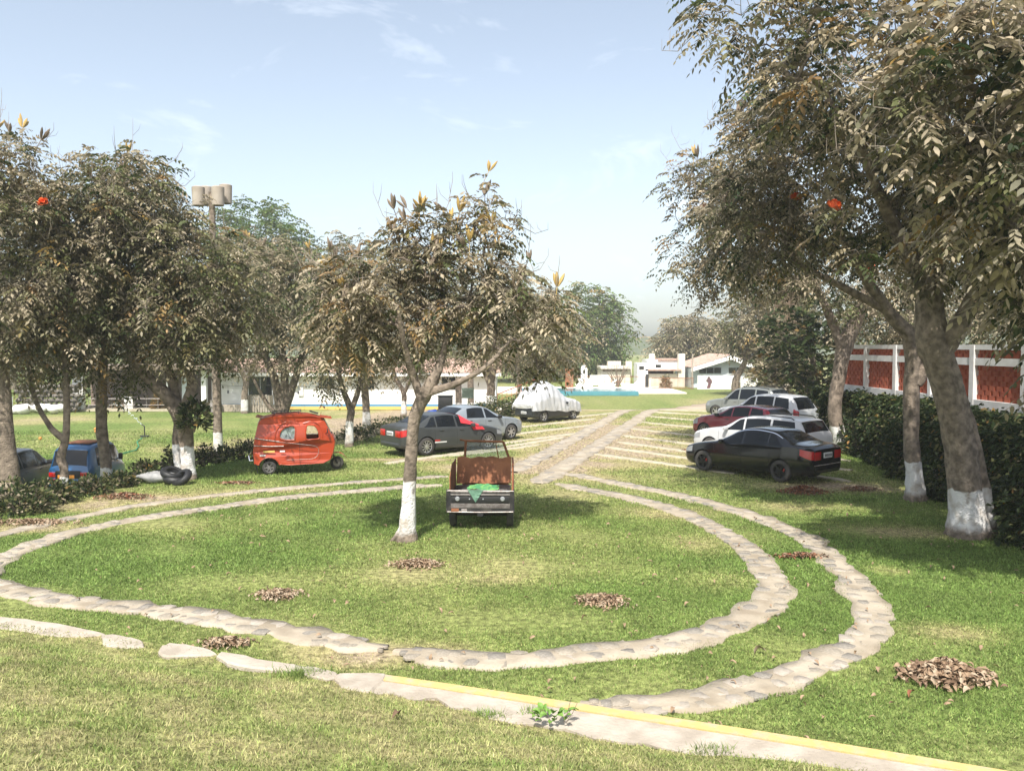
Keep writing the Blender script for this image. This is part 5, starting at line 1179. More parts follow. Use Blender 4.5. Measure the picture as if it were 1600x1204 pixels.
# long white building on the left
YB = 61.0; s_ = YB / FOC
X = lambda px: (px - 800) * s_
wbld = empty('white_building', (X(550), YB, LZ)); tag(wbld, 'long low white building with a tiled roof and a blue and ochre base stripe', 'building')
o_ = lambda px: X(px) - X(550)
x0, x1 = o_(330), o_(775)
MB().box(((x0 + x1) / 2, 3.0, 1.3), (x1 - x0, 6.0, 2.6)).build('wall', M['white'], wbld)
part('blue_stripe', M['blue'], wbld, ((x0 + x1) / 2, -.004, .34), (x1 - x0 + .02, .02, .17)); part('ochre_stripe', M['ochre'], wbld, ((x0 + x1) / 2, -.006, .13), (x1 - x0 + .02, .024, .24))
part('grey_wall_band', M['fencewhite'], wbld, (o_(363), -.004, 2.0), (o_(395) - o_(332), .02, .85))
part('fascia', M['white'], wbld, ((x0 + x1) / 2, -.62, 2.62), (x1 - x0 + .8, .12, .26)); part('soffit', M['white'], wbld, ((x0 + x1) / 2, -.3, 2.62), (x1 - x0 + .7, .6, .06))
tiled_roof(wbld, x0 - .4, x1 + .4, -.72, 3.0, 2.74, 3.7); tiled_roof(wbld, x0 - .4, x1 + .4, 6.6, 3.0, 2.74, 3.7)
for a, b_, z0, z1 in [(388, 425, 1.0, 2.42), (497, 523, 1.55, 2.42), (560, 585, 1.5, 2.4), (690, 712, 1.5, 2.4)]:
    w = part('window', M['fencewhite'], wbld, ((o_(a) + o_(b_)) / 2, -.01, (z0 + z1) / 2), (o_(b_) - o_(a) + .12, .04, z1 - z0 + .12)); n_ = 2
    for k in range(n_): part('pane', M['darkglass'], w, (o_(a) + (o_(b_) - o_(a)) * (k + .5) / n_, -.04, (z0 + z1) / 2), ((o_(b_) - o_(a)) / n_ - .05, .02, z1 - z0))
part('air_conditioner', M['fencewhite'], wbld, (o_(463), -.22, 2.05), (.5, .3, .55), .04)
part('kerb', M['postgrey'], wbld, ((x0 + o_(455)) / 2, -1.6, .25), (o_(455) - x0, .3, .5))
part('meter_box', M['fencewhite'], wbld, (o_(470), -.05, 1.35), (.35, .1, .7), .02)
# string of hanging lamps along the wall
hl = empty('hanging_lamp_string', (X(430), YB - 1.0, LZ)); tag(hl, 'string of small black hanging lamps in front of the white wall', 'lamp string')
pts = [(X(345 + k * 18) - X(430), .0, 1.9 - .12 * math.sin(math.pi * ((k % 5) / 5.0))) for k in range(11)]
MB().tube(pts, .012, 5).build('cable', M['black'], hl)
for p in pts[1::2]: MB().tube([p, (p[0], 0, p[2] - .35)], .008, 4).lathe([(.01, .1), (.05, .05), (.07, -.12), (.001, -.16)], (p[0], 0, p[2] - .42), 8).build('lamp', M['black'], hl)
# two barrels and a slatted bin by the wall
for px, w_, h_, lb, nm in [(352, .8, .85, 'grey metal drum standing beside the lamp post near the white building', 'drum')]:
    o = MB().lathe([(.001, 0), (.36, 0), (.38, .05), (.36, .1), (.36, .42), (.38, .45), (.36, .48), (.36, .82), (.38, .86), (.34, .86), (.33, .8), (.001, .8)], (0, 0, 0), 18).build(nm, M['worn']); o.location = (X(px), YB - 2.2, LZ); tag(o, lb, 'drum')
bn_ = empty('slatted_bin', (X(418), YB - 2.3, LZ)); tag(bn_, 'pale slatted wooden bin in front of the white building', 'bin')
for k in range(9): part('slat', M['postgrey'], bn_, (-.72 + k * .18, 0, .62), (.14, .04, 1.2 + .06 * (k % 2)))
part('crossbar', M['postgrey'], bn_, (0, .05, .3), (1.6, .05, .1)); part('crossbar', M['postgrey'], bn_, (0, .05, .95), (1.6, .05, .1)); part('side', M['postgrey'], bn_, (.78, .4, .6), (.05, .8, 1.15)); part('side', M['postgrey'], bn_, (-.78, .4, .6), (.05, .8, 1.15))

# open dark pavilion with a white pillar further left
pv = empty('pavilion', (X(225), 60, LZ)); tag(pv, 'dark open pavilion with white pillars and a low rail, left of the white building', 'pavilion')
q = lambda px: (px - 225) * 60 / FOC
part('back_wall', M['soil'], pv, (q(225), 4, 1.5), (q(345) - q(110), .2, 3.0)); part('roof', M['bark_plain'], pv, (q(230), 1.8, 3.15), (q(350) - q(100), 6.0, .35), .05)
part('floor', M['strip'], pv, (q(225), 1.8, .08), (q(345) - q(108), 4.6, .16))
for px in (134, 276, 330): part('pillar', M['white'], pv, (q(px), -.2, 1.52), (.75 if px == 134 else .35, .35, 2.95))
part('side_wall', M['bluegrey'], pv, (q(300), .4, 1.3), (.9, .15, 2.3)); part('side_wall', M['fencewhite'], pv, (q(208), .2, .55), (.6, .2, .95))
MB().tube([(q(140), -.3, .9), (q(276), -.3, .9)], .03, 6).tube([(q(140), -.3, .45), (q(276), -.3, .45)], .02, 6).build('rail', M['worn'], pv)
for px in range(150, 276, 18): MB().tube([(q(px), -.3, .1), (q(px), -.3, .9)], .015, 5).build('baluster', M['worn'], pv)
# white boulders and stacked stone wall
M['boulder'] = mat('white_boulder', (.62, .60, .56), .85, (.74, .72, .68), 2, .5); M['rock'] = mat('stacked_rock', (.06, .052, .044), .9, (.17, .15, .125), 3, .6)
def rock_mesh(seed):
    bm = bmesh.new(); bmesh.ops.create_icosphere(bm, subdivisions=2, radius=.5); r = SN(seed, .5)
    for v_ in bm.verts: v_.co *= 1 + .22 * float(r(v_.co.x, v_.co.y, v_.co.z))
    me = bpy.data.meshes.new('rock'); bm.to_mesh(me); bm.free(); me.polygons.foreach_set('use_smooth', [True] * len(me.polygons)); me.set_sharp_from_angle(angle=R(40)); return me
rm = [rock_mesh(90 + k) for k in range(4)]
rb = empty('boulder_row', (X(70), 57.5, LZ)); tag(rb, 'row of whitewashed boulders at the far edge of the left lawn', 'boulders')
for k in range(16):
    o = link('boulder', rm[k % 4].copy() if k < 4 else rm[k % 4], M['boulder'], rb)
    if not o.data.materials: o.data.materials.append(M['boulder'])
    o.location = (-3.4 + k * .42, rnd.uniform(-.3, .3), .2 + rnd.uniform(0, .25)); sc_ = rnd.uniform(.5, .95); o.scale = (sc_ * 1.2, sc_, sc_ * .8); o.rotation_euler = (0, 0, rnd.uniform(0, 6))
sw = empty('stone_wall', (X(100), 59, LZ)); tag(sw, 'rough stacked stone wall behind the white boulders', 'wall')
rm2 = [rock_mesh(190 + k) for k in range(4)]
for m_ in rm2: m_.materials.append(M['rock'])
for i in range(6):
    for k in range(11):
        o = link('stone', rm2[(i * 3 + k) % 4], None, sw); o.location = (-2.2 + k * .40 + .2 * (i % 2), rnd.uniform(-.06, .06), .16 + i * .33); o.scale = (.46 * rnd.uniform(.85, 1.1), .5, .36); o.rotation_euler = (0, 0, rnd.uniform(-.3, .3))
# little white sign board with a post, far left
sg = empty('notice_board', aty(14, 655, 40).to_tuple()[:2] + (LZ,)); tag(sg, 'small white notice board on a pale post behind the left edge tree', 'sign')
part('board', M['white'], sg, (.0, 0, 2.0), (.4, .04, .5)); part('post', M['fencewhite'], sg, (-.12, .05, .9), (.14, .08, 1.8)); part('dark_mark', M['seam'], sg, (.02, -.024, 2.0), (.05, .006, .34))

# lamp post with drum lamps
lpY = 36.0; lp = empty('lamp_post', (aty(341, 700, lpY).x, lpY, LZ)); tag(lp, 'tall round lamp post with four drum shaped lamps and a whitewashed foot', 'lamp post')
ztop = aty(338, 300, lpY).z - LZ
MB().tube([(0, 0, 0), (-.03, 0, 3.5), (-.07, 0, ztop * .6), (-.1, 0, ztop)], [.20, .18, .15, .12], 16).build('pole', M['bark_grey'], lp)
for a in (.5, 2.3, 3.9, 5.5):
    x, y = .58 * math.cos(a), .58 * math.sin(a)
    MB().tube([(-.1, 0, ztop - .3), (x * .8 - .1, y * .8, ztop - .1)], .035, 6).build('arm', M['postgrey'], lp)
    zl = ztop - .15 + .12 * math.sin(a * 3)
    d_ = MB().lathe([(.23, -.42), (.25, -.40), (.27, .36), (.20, .40), (.001, .40)], (x - .1, y, zl), 20).lathe([(.22, -.40), (.20, -.2), (.001, -.15)], (x - .1, y, zl), 20).build('drum_lamp', M['postgrey'], lp)

# ramp with railings, brown posts, shrubs right of the white building
rp_ = empty('ramp', (X(805), YB - 1, LZ)); tag(rp_, 'white sloping ramp with red brown railings left of the covered car', 'ramp')
w3 = [(-1.3, 0, 0), (1.5, 0, 0), (1.5, 0, 1.3), (-1.3, 0, .2)]
MB().add([(a, b_ * 1.2, c) for b_ in (0, 1) for a, _, c in w3], [(0, 1, 2, 3), (7, 6, 5, 4), (3, 2, 6, 7), (1, 5, 6, 2), (0, 3, 7, 4)]).build('slope', M['white'], rp_)
MB().tube([(-1.3, 0, 1.2), (1.5, 0, 2.3)], .035, 6).tube([(-1.3, 0, .75), (1.5, 0, 1.85)], .02, 6).build('handrail', M['brick'], rp_)
for k in range(9): MB().tube([(-1.3 + k * .35, 0, .2 + k * .137), (-1.3 + k * .35, 0, 1.2 + k * .137)], .018, 5).build('baluster', M['brick'], rp_)
for px, lb in [(716, 'thick brown timber post with a pale foot, left of the pair'), (735, 'thick brown timber post with a pale foot, right of the pair')]:
    o = MB().tube([(0, 0, 0), (.02, 0, 1.2), (0, 0, 2.6)], [.24, .21, .2], 12).build('timber_post', M['bark_grey']); o.location = (X(px) * .9, YB * .9, LZ); tag(o, lb, 'post', 'brown timber posts')
gs_ = MB().box((0, 0, 1.75), (.75, .05, .65)).tube([(0, .05, 0), (0, .05, 1.6)], .03, 6).build('green_sign', mat('green_board', (.16, .22, .18), .7)); gs_.location = (X(731) * .85, YB * .85, LZ); tag(gs_, 'faded green sign board between the timber posts and the hedge tree', 'sign')

# things beside the silver car: black crate and blue bundle
p = at(697, 676, 0); p = aty(696, 676, 39.5); bc = empty('black_crate_stack', (p.x, 39.5, -.35)); tag(bc, 'black box shaped load standing behind the roof of the dark grey sedan', 'crate')
part('lower_crate', M['black'], bc, (0, 0, .6), (.8, .7, 1.1), .05); part('upper_crate', M['black'], bc, (0, .05, 1.45), (.66, .55, .55), .04); part('lid', M['black'], bc, (0, .05, 1.76), (.72, .6, .06), .02)
p = aty(675, 660, 39.0); bl = MB().grid(lambda u, v: Vector(((u - .5) * 1.0, (v - .5) * .8, .62 + .6 * (math.sin(math.pi * u) * math.sin(math.pi * v)) ** .4 + .05 * float(wc(u, v)))), 14, 12).build('blue_tarpaulin', mat('blue_tarp', (.02, .05, .22), .5, (.03, .08, .30), 6, .3)); bl.location = (p.x, 39.0, -.42); tag(bl, 'blue tarpaulin bundle behind the roof of the dark grey sedan', 'tarpaulin')

# far houses on the right
YH = 93.0; sh = YH / FOC; XH = lambda px: (px - 800) * sh
gh = empty('gabled_house', (XH(1130), YH, LZ)); tag(gh, 'pale blue house with a sloping tiled roof, white fascia and two dark windows', 'house')
hx = lambda px: (px - 1130) * sh
zz_ = lambda py: CAM_H - (py - HOR) * sh - LZ
me = MB().add([(hx(1080), 0, 0), (hx(1182), 0, 0), (hx(1182), 0, zz_(575)), (hx(1139), 0, zz_(557)), (hx(1080), 0, zz_(575)), (hx(1080), 9, 0), (hx(1182), 9, 0), (hx(1182), 9, zz_(575)), (hx(1139), 9, zz_(557)), (hx(1080), 9, zz_(575))], [(0, 1, 2, 3, 4), (9, 8, 7, 6, 5), (0, 4, 9, 5), (1, 6, 7, 2), (2, 7, 8, 3), (3, 8, 9, 4)]).build('wall', M['bluegrey'], gh)
for sgn, xa, za in ((-1, hx(1077), zz_(573.5)), (1, hx(1190), zz_(576))):
    xr, zr = hx(1139), zz_(553.5); n = 22
    def rf(u, v, xa=xa, za=za): return Vector((xa + (xr - xa) * u, -1.0 + 11 * v, za + (zr - za) * u + .05 * abs(math.sin(v * 60))))
    MB().grid(rf, 6, 80, False).build('roof', M['tile'], gh)
    MB().add([(xa, -1.02, za - .05), (xr, -1.02, zr - .05), (xr, -1.02, zr - .55), (xa, -1.02, za - .5), (xa, -.9, za - .05), (xr, -.9, zr - .05), (xr, -.9, zr - .55), (xa, -.9, za - .5)], [(0, 1, 2, 3), (7, 6, 5, 4), (0, 4, 5, 1), (3, 2, 6, 7), (0, 3, 7, 4), (1, 5, 6, 2)]).build('fascia', M['white'], gh)
for a, b_ in ((1092, 1127), (1138, 1174)):
    w = part('window', M['bluegrey'], gh, ((hx(a) + hx(b_)) / 2, -.01, zz_(578.5)), (hx(b_) - hx(a) + .2, .08, .85))
    for k in range(3): part('pane', M['darkglass'], w, (hx(a) + (hx(b_) - hx(a)) * (k + .5) / 3, -.06, zz_(578.5)), ((hx(b_) - hx(a)) / 3 - .06, .04, .64))
part('corner_post', M['postgrey'], gh, (hx(1078.5), -1.1, 1.9), (.14, .14, 3.8))
gw = empty('garden_wall', (XH(1130), YH - 3, LZ)); tag(gw, 'white painted garden wall with a dark painted figure in front of the gabled house', 'wall')
gx_ = lambda px: (px - 1130) * (YH - 3) / FOC
part('wall_panel', M['white'], gw, (gx_(1109), 0, .75), (gx_(1138) - gx_(1088) + .7, .2, 1.5)); part('wall_panel', M['white'], gw, (gx_(1160), 0, .7), (gx_(1174) - gx_(1147), .2, 1.4))
me = curve_panel([[tuple(p) for p in catmull([(-.25, .1), (.1, .1), (.2, .5), (.32, .7), (.25, 1.0), (.1, 1.15), (.05, 1.3), (-.15, 1.3), (-.2, 1.1), (-.35, .85), (-.1, .6)], 3, True)]], .004)
for v_ in me.vertices: v_.co = Vector((v_.co.x, -.115 + v_.co.z, v_.co.y))
o = link('painted_figure', me, mat('maroon_paint', (.16, .06, .075), .8, (.08, .06, .06), 4), gw); o.location = (gx_(1097), 0, .05)

sh_ = empty('stone_house', (XH(1040), YH + 2, LZ)); tag(sh_, 'white house with a deep shaded porch and a stone corner, left of the gabled house', 'house')
k2 = (YH + 2) / FOC; ax = lambda px: (px - 1040) * k2; az = lambda py: CAM_H - (py - HOR) * k2 - LZ
part('upper_wall', M['white'], sh_, ((ax(1019) + ax(1066)) / 2, 3, (az(562) + az(577)) / 2), (ax(1066) - ax(1019), 4, az(562) - az(577))); part('upper_window', M['darkglass'], sh_, (ax(1036), .99, az(572)), (.62, .03, .32))
part('chimney', M['offwhite'], sh_, (ax(1030), 3, az(559)), (.6, .6, .9)); part('porch_roof', M['tile'], sh_, ((ax(1012) + ax(1068)) / 2, .6, az(577.5)), (ax(1068) - ax(1012), 2.6, .18)); part('ridge_tiles', M['tile'], sh_, ((ax(1035) + ax(1068)) / 2, 3, az(561.5)), (ax(1068) - ax(1035), 4.4, .15))
part('porch_back', M['rust'], sh_, ((ax(1014) + ax(1064)) / 2, 2.4, (az(578) + LZ) / 2 + .6), (ax(1064) - ax(1014), .1, az(578))); part('porch_parapet', M['offwhite'], sh_, ((ax(1014) + ax(1064)) / 2, 0, .75), (ax(1064) - ax(1014), .25, 1.5))
cs = part('stone_corner', M['offwhite'], sh_, (ax(1069), -.1, 1.9), (.75, .75, 3.8)); part('left_wall', M['white'], sh_, (ax(1008), .8, 1.4), (ax(1014) - ax(998), 3, 2.7)); part('arch_opening', M['dark'], sh_, (ax(1006), -.72, 2.2), (.55, .04, .4))
bh = empty('beige_house', (XH(978), YH + 8, LZ)); tag(bh, 'low beige stone house with a square chimney, right of the white shrine', 'house')
k3 = (YH + 8) / FOC; bx_ = lambda px: (px - 978) * k3; bz_ = lambda py: CAM_H - (py - HOR) * k3 - LZ
part('wall', M['offwhite'], bh, (bx_(976), 2, bz_(577) / 2), (bx_(1000) - bx_(954), 4, bz_(577))); part('ledge', M['offwhite'], bh, (bx_(976), 1.8, bz_(574)), (bx_(1000) - bx_(952), 4.6, .3)); part('recess', M['soil'], bh, (bx_(975), -.02, bz_(578)), (bx_(994) - bx_(956), .06, .35)); part('chimney', M['offwhite'], bh, (bx_(998), 1, bz_(577)), (.7, .7, 2.0)); part('upper_block', M['offwhite'], bh, (bx_(978), 3, bz_(568)), (1.6, 1.2, .5))
shn = empty('shrine', (XH(920), YH + 6, LZ)); tag(shn, 'small white arched shrine beyond the pool', 'shrine')
k4 = (YH + 6) / FOC; sz_ = lambda py: CAM_H - (py - HOR) * k4 - LZ
archo = [(-.38, 0), (.38, 0), (.38, 1.15)] + [(.38 * math.cos(a), 1.15 + .45 * math.sin(a)) for a in np.linspace(.2, math.pi - .2, 8)] + [(-.38, 1.15)]
hole = [(-.14, .55), (.14, .55), (.14, .9)] + [(.14 * math.cos(a), .9 + .16 * math.sin(a)) for a in np.linspace(.3, math.pi - .3, 5)] + [(-.14, .9)]
me = curve_panel([archo, hole], .12)
for v_ in me.vertices: v_.co = Vector((v_.co.x, v_.co.z, v_.co.y + sz_(591)))
link('arch', me, M['white'], shn); part('plinth', M['white'], shn, (.0, 0, sz_(591) / 2), (1.6, .6, sz_(591))); part('side_wall', M['white'], shn, (1.9, .2, sz_(586) / 2), (2.4, .3, sz_(586)))

# pool, deck, loungers, railings
YP = 80.0; kp = YP / FOC
deck = MB().box((0, 0, 0), (22, 12, .14)).build('pool_deck', M['offwhite']); deck.location = ((900 - 800) * kp, YP + 7.5, LZ + .05); tag(deck, kind='structure')
pool = empty('swimming_pool', ((905 - 800) * kp, YP, LZ)); tag(pool, 'turquoise swimming pool beyond the dirt road', 'pool')
M['water'] = mat('pool_water', (.07, .23, .275), .12, (.10, .28, .32), .8, .25, 3); M['pooltile'] = mat('pool_tile', (.08, .23, .29), .5)
part('basin', M['pooltile'], pool, (0, 1.5, .16), (11, 6.2, .42)); part('water', M['water'], pool, (0, 1.5, .385), (10.6, 5.8, .04)); part('coping', M['offwhite'], pool, (0, 4.75, .36), (11.4, .35, .14))
for k in range(12): part('tile', M['water'], pool, (-5.0 + k * .91, -1.615, .18), (.84, .02, .3))
for k, px in enumerate((913, 948, 984)):
    lg = empty('pool_lounger', ((px - 800) * (YP + 7) / FOC, YP + 7, LZ + .12)); tag(lg, ['white lounger at the left end of the pool deck', 'white lounger in the middle of the pool deck', 'white lounger at the right end of the pool deck'][k], 'lounger', 'pool loungers')
    part('seat', M['white'], lg, (0, 0, .55), (1.9, .7, .08), .02); part('backrest', M['white'], lg, (.75, 0, .8), (.7, .7, .07), .02, (0, -.7, 0)); part('frame', M['white'], lg, (0, 0, .26), (1.7, .6, .5))
rl = empty('railing', (XH(1040), YH - 4, LZ)); tag(rl, 'brown metal railing in front of the stone house porch', 'railing')
rx_ = lambda px: (px - 1040) * (YH - 4) / FOC
MB().tube([(rx_(1008), 0, 1.25), (rx_(1073), 0, 1.25)], .035, 5).tube([(rx_(1008), 0, .15), (rx_(1073), 0, .15)], .03, 5).build('rail', M['rust'], rl)
for k in range(34): MB().tube([(rx_(1008 + 65 * k / 33), 0, .05), (rx_(1008 + 65 * k / 33), 0, 1.25)], .018, 4).build('baluster', M['rust'], rl)
rl2 = empty('railing', (XH(950), YH - 1, LZ)); tag(rl2, 'thin dark railing along the back of the pool deck', 'railing')
MB().tube([(-4.2, 0, 1.3), (4.0, 0, 1.3)], .03, 5).tube([(-4.2, 0, .75), (4.0, 0, .75)], .02, 5).build('rail', M['rust'], rl2)
for k in range(12): MB().tube([(-4.2 + k * .745, 0, .05), (-4.2 + k * .745, 0, 1.3)], .02, 4).build('baluster', M['rust'], rl2)
part('brown_gate_post', M['rust'], rl2, (-4.4, 0, 1.1), (.9, .15, 2.2)); part('dark_panel', M['dark'], rl2, (4.2, -.1, .8), (.35, .1, 1.5))

# lattice fence on the retaining wall to the right
FX = 13.0; fz = 2.06
fy = [16.2 + 2.35 * k for k in range(8)]
rw1 = MB().box((FX + .35, 24, .95), (.6, 19, 2.2)).build('retaining_wall', M['soil']); tag(rw1, 'earth coloured retaining wall under the lattice fence', 'wall')
fence = empty('lattice_fence', (FX, 31, fz)); tag(fence, 'white framed fence with red brick lattice panels along the right side', 'fence')
def lattice(y0, y1, z0, z1):
    mb = MB(); rows = max(2, int((z1 - z0) / .125)); rh = (z1 - z0) / rows; bl_ = .24; gap = .11
    for i in range(rows):
        y = y0 + (.175 if i % 2 else 0) - bl_ * .5
        while y < y1:
            a, b_ = max(y, y0), min(y + bl_, y1)
            if b_ - a > .03: mb.box((0, (a + b_) / 2 - 31, z0 + (i + .5) * rh - fz), (.11, b_ - a, rh * .99))
            y += bl_ + gap
    return mb
part('bottom_beam', M['fencewhite'], fence, (0, -6.6, .12), (.30, 16.9, .26)); part('middle_beam', M['fencewhite'], fence, (0, -6.6, 1.30), (.26, 16.9, .20)); part('top_cap', M['fencewhite'], fence, (0, -6.6, 1.70), (.28, 16.9, .14))
for k, y in enumerate(fy):
    part('post', M['fencewhite'], fence, (-.01, y - 31, .93), (.31, .22 if k % 2 else .18, 1.66))
    if k < len(fy) - 1:
        lattice(y + .12, fy[k + 1] - .12, fz + .255, fz + 1.195).build('lattice_panel', M['brick'], fence); lattice(y + .12, fy[k + 1] - .12, fz + 1.405, fz + 1.625).build('upper_lattice', M['brick'], fence)
ter = MB().box((FX + 9, 22.5, 1.9), (16.5, 22, .3)).build('upper_terrace', M['dirt']); tag(ter, kind='structure')
# ------------------------------------------------------------------ hedges and shrubs
def leaf_mass(name, P, D, L, colr, parent=None, lw=.5, seed=0):
    r = np.random.default_rng(seed); V, F, C = simple_leaves(P, D, L, colr, r, lw); o = link(name, np_mesh(name, V, F, C), M['leaf'], parent); o['kind'] = 'stuff'; return o
r = np.random.default_rng(300); hd_ = empty('climbing_hedge', (11.5, 26, 0)); tag(hd_, 'dark green climbing hedge covering the bank below the lattice fence', 'hedge')
n = 40000; yy = 12 + 22 * r.random(n) ** 1.3; vv = r.random(n); lump = SN(301, .9)
front = np.interp(yy, [12, 15, 20, 25, 30, 34], [9.6, 9.75, 10.9, 11.7, 12.3, 12.9]); xx = front + (FX - .15 - front) * vv ** 1.3 * .9; zz = 2.05 * (1 - (1 - vv) ** 2.2)
bul = .32 * lump(yy, zz * 1.6) + .10 * lump(yy * 3, zz * 4); xx = xx - .25 + bul * .8 + r.normal(0, .07, n); zz = np.clip(zz + .18 * bul + r.normal(0, .07, n), .02, 2.3)
Pn = np.stack([xx - 11.5, yy - 26, zz], 1); Dn = np.stack([-np.ones(n) * .7 + r.normal(0, .5, n), -.3 + r.normal(0, .6, n), r.normal(.0, .5, n) - .2], 1)
leaf_mass('foliage', Pn, Dn, r.uniform(.09, .2, n), leaf_colors(n, (.1, 2, 7, .1), r), hd_, .5, 302)
MB().grid(lambda u, v: Vector((float(np.interp(12 + 22 * u, [12, 15, 20, 25, 30, 34], [9.6, 9.75, 10.9, 11.7, 12.3, 12.9])) - 11.5 + .22 + (1.3 * v ** 1.3), 12 + 22 * u - 26, 1.8 * (1 - (1 - v) ** 2.2) - .05)), 60, 8).build('stems', M['bark_plain'], hd_)
def shrub(c, rx, ry, h, n, label, mix, seed, leaf=(.09, .17), cat='shrub', group='low shrubs along the edge', lw=.45):
    r = np.random.default_rng(seed); t = empty('shrub', c); tag(t, label, cat, group); d = unit(r.normal(0, 1, (n, 3))); d[:, 2] = np.abs(d[:, 2]); f = r.uniform(.45, 1, n) ** .5
    lump = SN(seed, .35); k = 1 + .3 * lump(d[:, 0], d[:, 1], d[:, 2]); P = d * np.array([rx, ry, h]) * (f * k)[:, None]
    leaf_mass('foliage', P, d + r.normal(0, .5, (n, 3)) + np.array([0, 0, .15]), r.uniform(*leaf, n), leaf_colors(n, mix, r), t, lw, seed)
    mb = MB()
    for k in range(7): a = 2 * math.pi * k / 7; mb.tube([(0, 0, -.1), (rx * .35 * math.cos(a), ry * .35 * math.sin(a), h * .4), (rx * .7 * math.cos(a), ry * .7 * math.sin(a), h * .75)], [.02, .014, .006], 5)
    mb.build('stems', M['bark_plain'], t); return t
mixS = (1.6, 3.2, 4, .1)
for i, (px, py, z, rx, h, n, lb) in enumerate([
    (28, 800, 0, .75, .62, 1500, 'broad leafy shrub at the left picture edge'), (78, 783, 0, .6, .48, 1200, 'leafy shrub below the slate grey sport utility car'),
    (140, 770, 0, .5, .36, 1100, 'leafy shrub in front of the blue vehicle bumper'), (183, 760, 0, .45, .36, 900, 'small shrub right of the straight trunked tree'), (228, 750, 0, .45, .55, 800, 'small shrub just left of the old tyres'),
    (272, 738, -.1, .4, .75, 700, 'upright shrub growing against the big leaning tree'), (318, 727, -.15, .55, .55, 900, 'low shrub right of the big leaning tree'), (348, 722, -.1, .6, .55, 900, 'low shrub at the foot of the lamp post'), (385, 716, -.05, .6, .6, 900, 'low shrub just behind the orange mototaxi'),
    (552, 688, 0, .7, .55, 800, 'clipped shrub beside the small Y forked tree'), (590, 680, -.05, .8, .6, 900, 'clipped shrub left of the dark grey sedan'), (625, 672, -.05, .8, .6, 800, 'clipped shrub touching the boot of the dark grey sedan')]):
    p = at(px, py, z); shrub(p, rx, rx * .8, h, n, lb, mixS, 320 + i)
# the clipped hedge behind the silver car
for i, (px, py, rx, h, lb) in enumerate([(745, 652, .9, .7, 'left clump of the clipped bright green hedge behind the silver car'), (778, 650, 1.1, .95, 'middle clump of the clipped bright green hedge'), (812, 648, 1.1, 1.0, 'right clump of the clipped bright green hedge, next to the covered car')]):
    shrub(at(px, py), rx, .9, h, 1700, lb, (.3, 4, 5, .1), 340 + i, (.10, .18), 'hedge', 'clipped hedge clumps')
p = aty(288, 700, 23.4); shrub((p.x + .32, 23.3, aty(0, 655, 23.4).z - .25), .42, .42, .75, 420, 'tuft of fresh shoots sprouting from the big leaning tree', (.5, 3, 5, .1), 350, (.16, .3), 'shoots', None)
for px, py, z, rx, h, lb, mx_, Y in [(250, 641, LZ, .45, 1.3, 'small yellow green conical shrub before the dark pavilion', (0, 2, .4, 5), None), (65, 640, LZ, 1.6, 2.2, 'yellow orange shrub behind the white boulders', (2, 1, .5, 7), None), (750, 628, LZ, .9, 1.4, 'orange yellow palm like shrub by the timber posts', (1, 2, 1, 5), None),
                                 (1190, 612, -.5, 1.6, 2.4, 'yellow leaved shrub right of the gabled house', (1, 3, 1, 6), None), (1147, 606, LZ, .6, 1.5, 'straw coloured shrub against the garden wall', (6, 1, .3, 5), None), (1040, 607, LZ, .5, 1.3, 'small yucca like shrub in front of the railing', (3, 3, 1, 1), None), (195, 640, LZ, .8, .7, 'heap of dry yellow branches before the pavilion', (5, 1, .2, 5), None)]:
    shrub(at(px, py, z), rx, rx, h, 700, lb, mx_, 360 + int(px), (.2, .4), 'shrub', 'garden shrubs by the buildings', .3)
# leafless shrub by the pool
ls = empty('bare_shrub', (at(965, 606, LZ))); tag(ls, 'leafless many stemmed shrub in front of the beige house', 'shrub'); mb = MB(); r0 = random.Random(8)
for k in range(16): a = r0.uniform(0, 6.28); d = Vector((math.cos(a) * r0.uniform(.2, .8), math.sin(a) * .4, 1)); mb.tube([(0, 0, 0), d * 1.0, d * 1.9 + Vector((r0.uniform(-.3, .3), 0, 0)), d * 2.7], [.06, .045, .03, .012], 5)
mb.build('branches', M['bark_plain'], ls)

# ------------------------------------------------------------------ fallen leaf piles
LEAFM = [mat('dry_leaf_%s' % a, c, .8, c2, 12, .2) for a, c, c2 in [('tan', (.22, .145, .085), (.31, .215, .135)), ('brown', (.12, .072, .042), (.19, .12, .07)), ('pale', (.30, .225, .15), (.38, .30, .21)), ('russet', (.17, .058, .028), (.25, .095, .045))]]
def dry_leaf(m, seed):
    r = random.Random(seed); mb = MB(); L, W = .16, r.uniform(.026, .042); c = r.uniform(.02, .05); tw = r.uniform(-.03, .03)
    vs = []
    for i, (f, w) in enumerate([(0, .05), (.2, .7), (.45, 1), (.72, .8), (1, .02)]):
        z = c * math.sin(f * 3.1); vs += [(f * L - L / 2, -W * w, z + .025 * w + tw * f), (f * L - L / 2, 0, z), (f * L - L / 2, W * w, z + .025 * w - tw * f)]
    fs = [(i * 3 + k, i * 3 + k + 1, i * 3 + k + 4, i * 3 + k + 3) for i in range(4) for k in range(2)]
    me = mb.add(vs, fs, True).mesh('leaf', 0); me.materials.append(m); return me
LV = [dry_leaf(LEAFM[k % 4], k) for k in range(8)]
lco = []
for me in LV: a = np.empty(len(me.vertices) * 3, np.float32); me.vertices.foreach_get('co', a); lco.append((a.reshape(-1, 3), np.array([list(p.vertices) for p in me.polygons])))
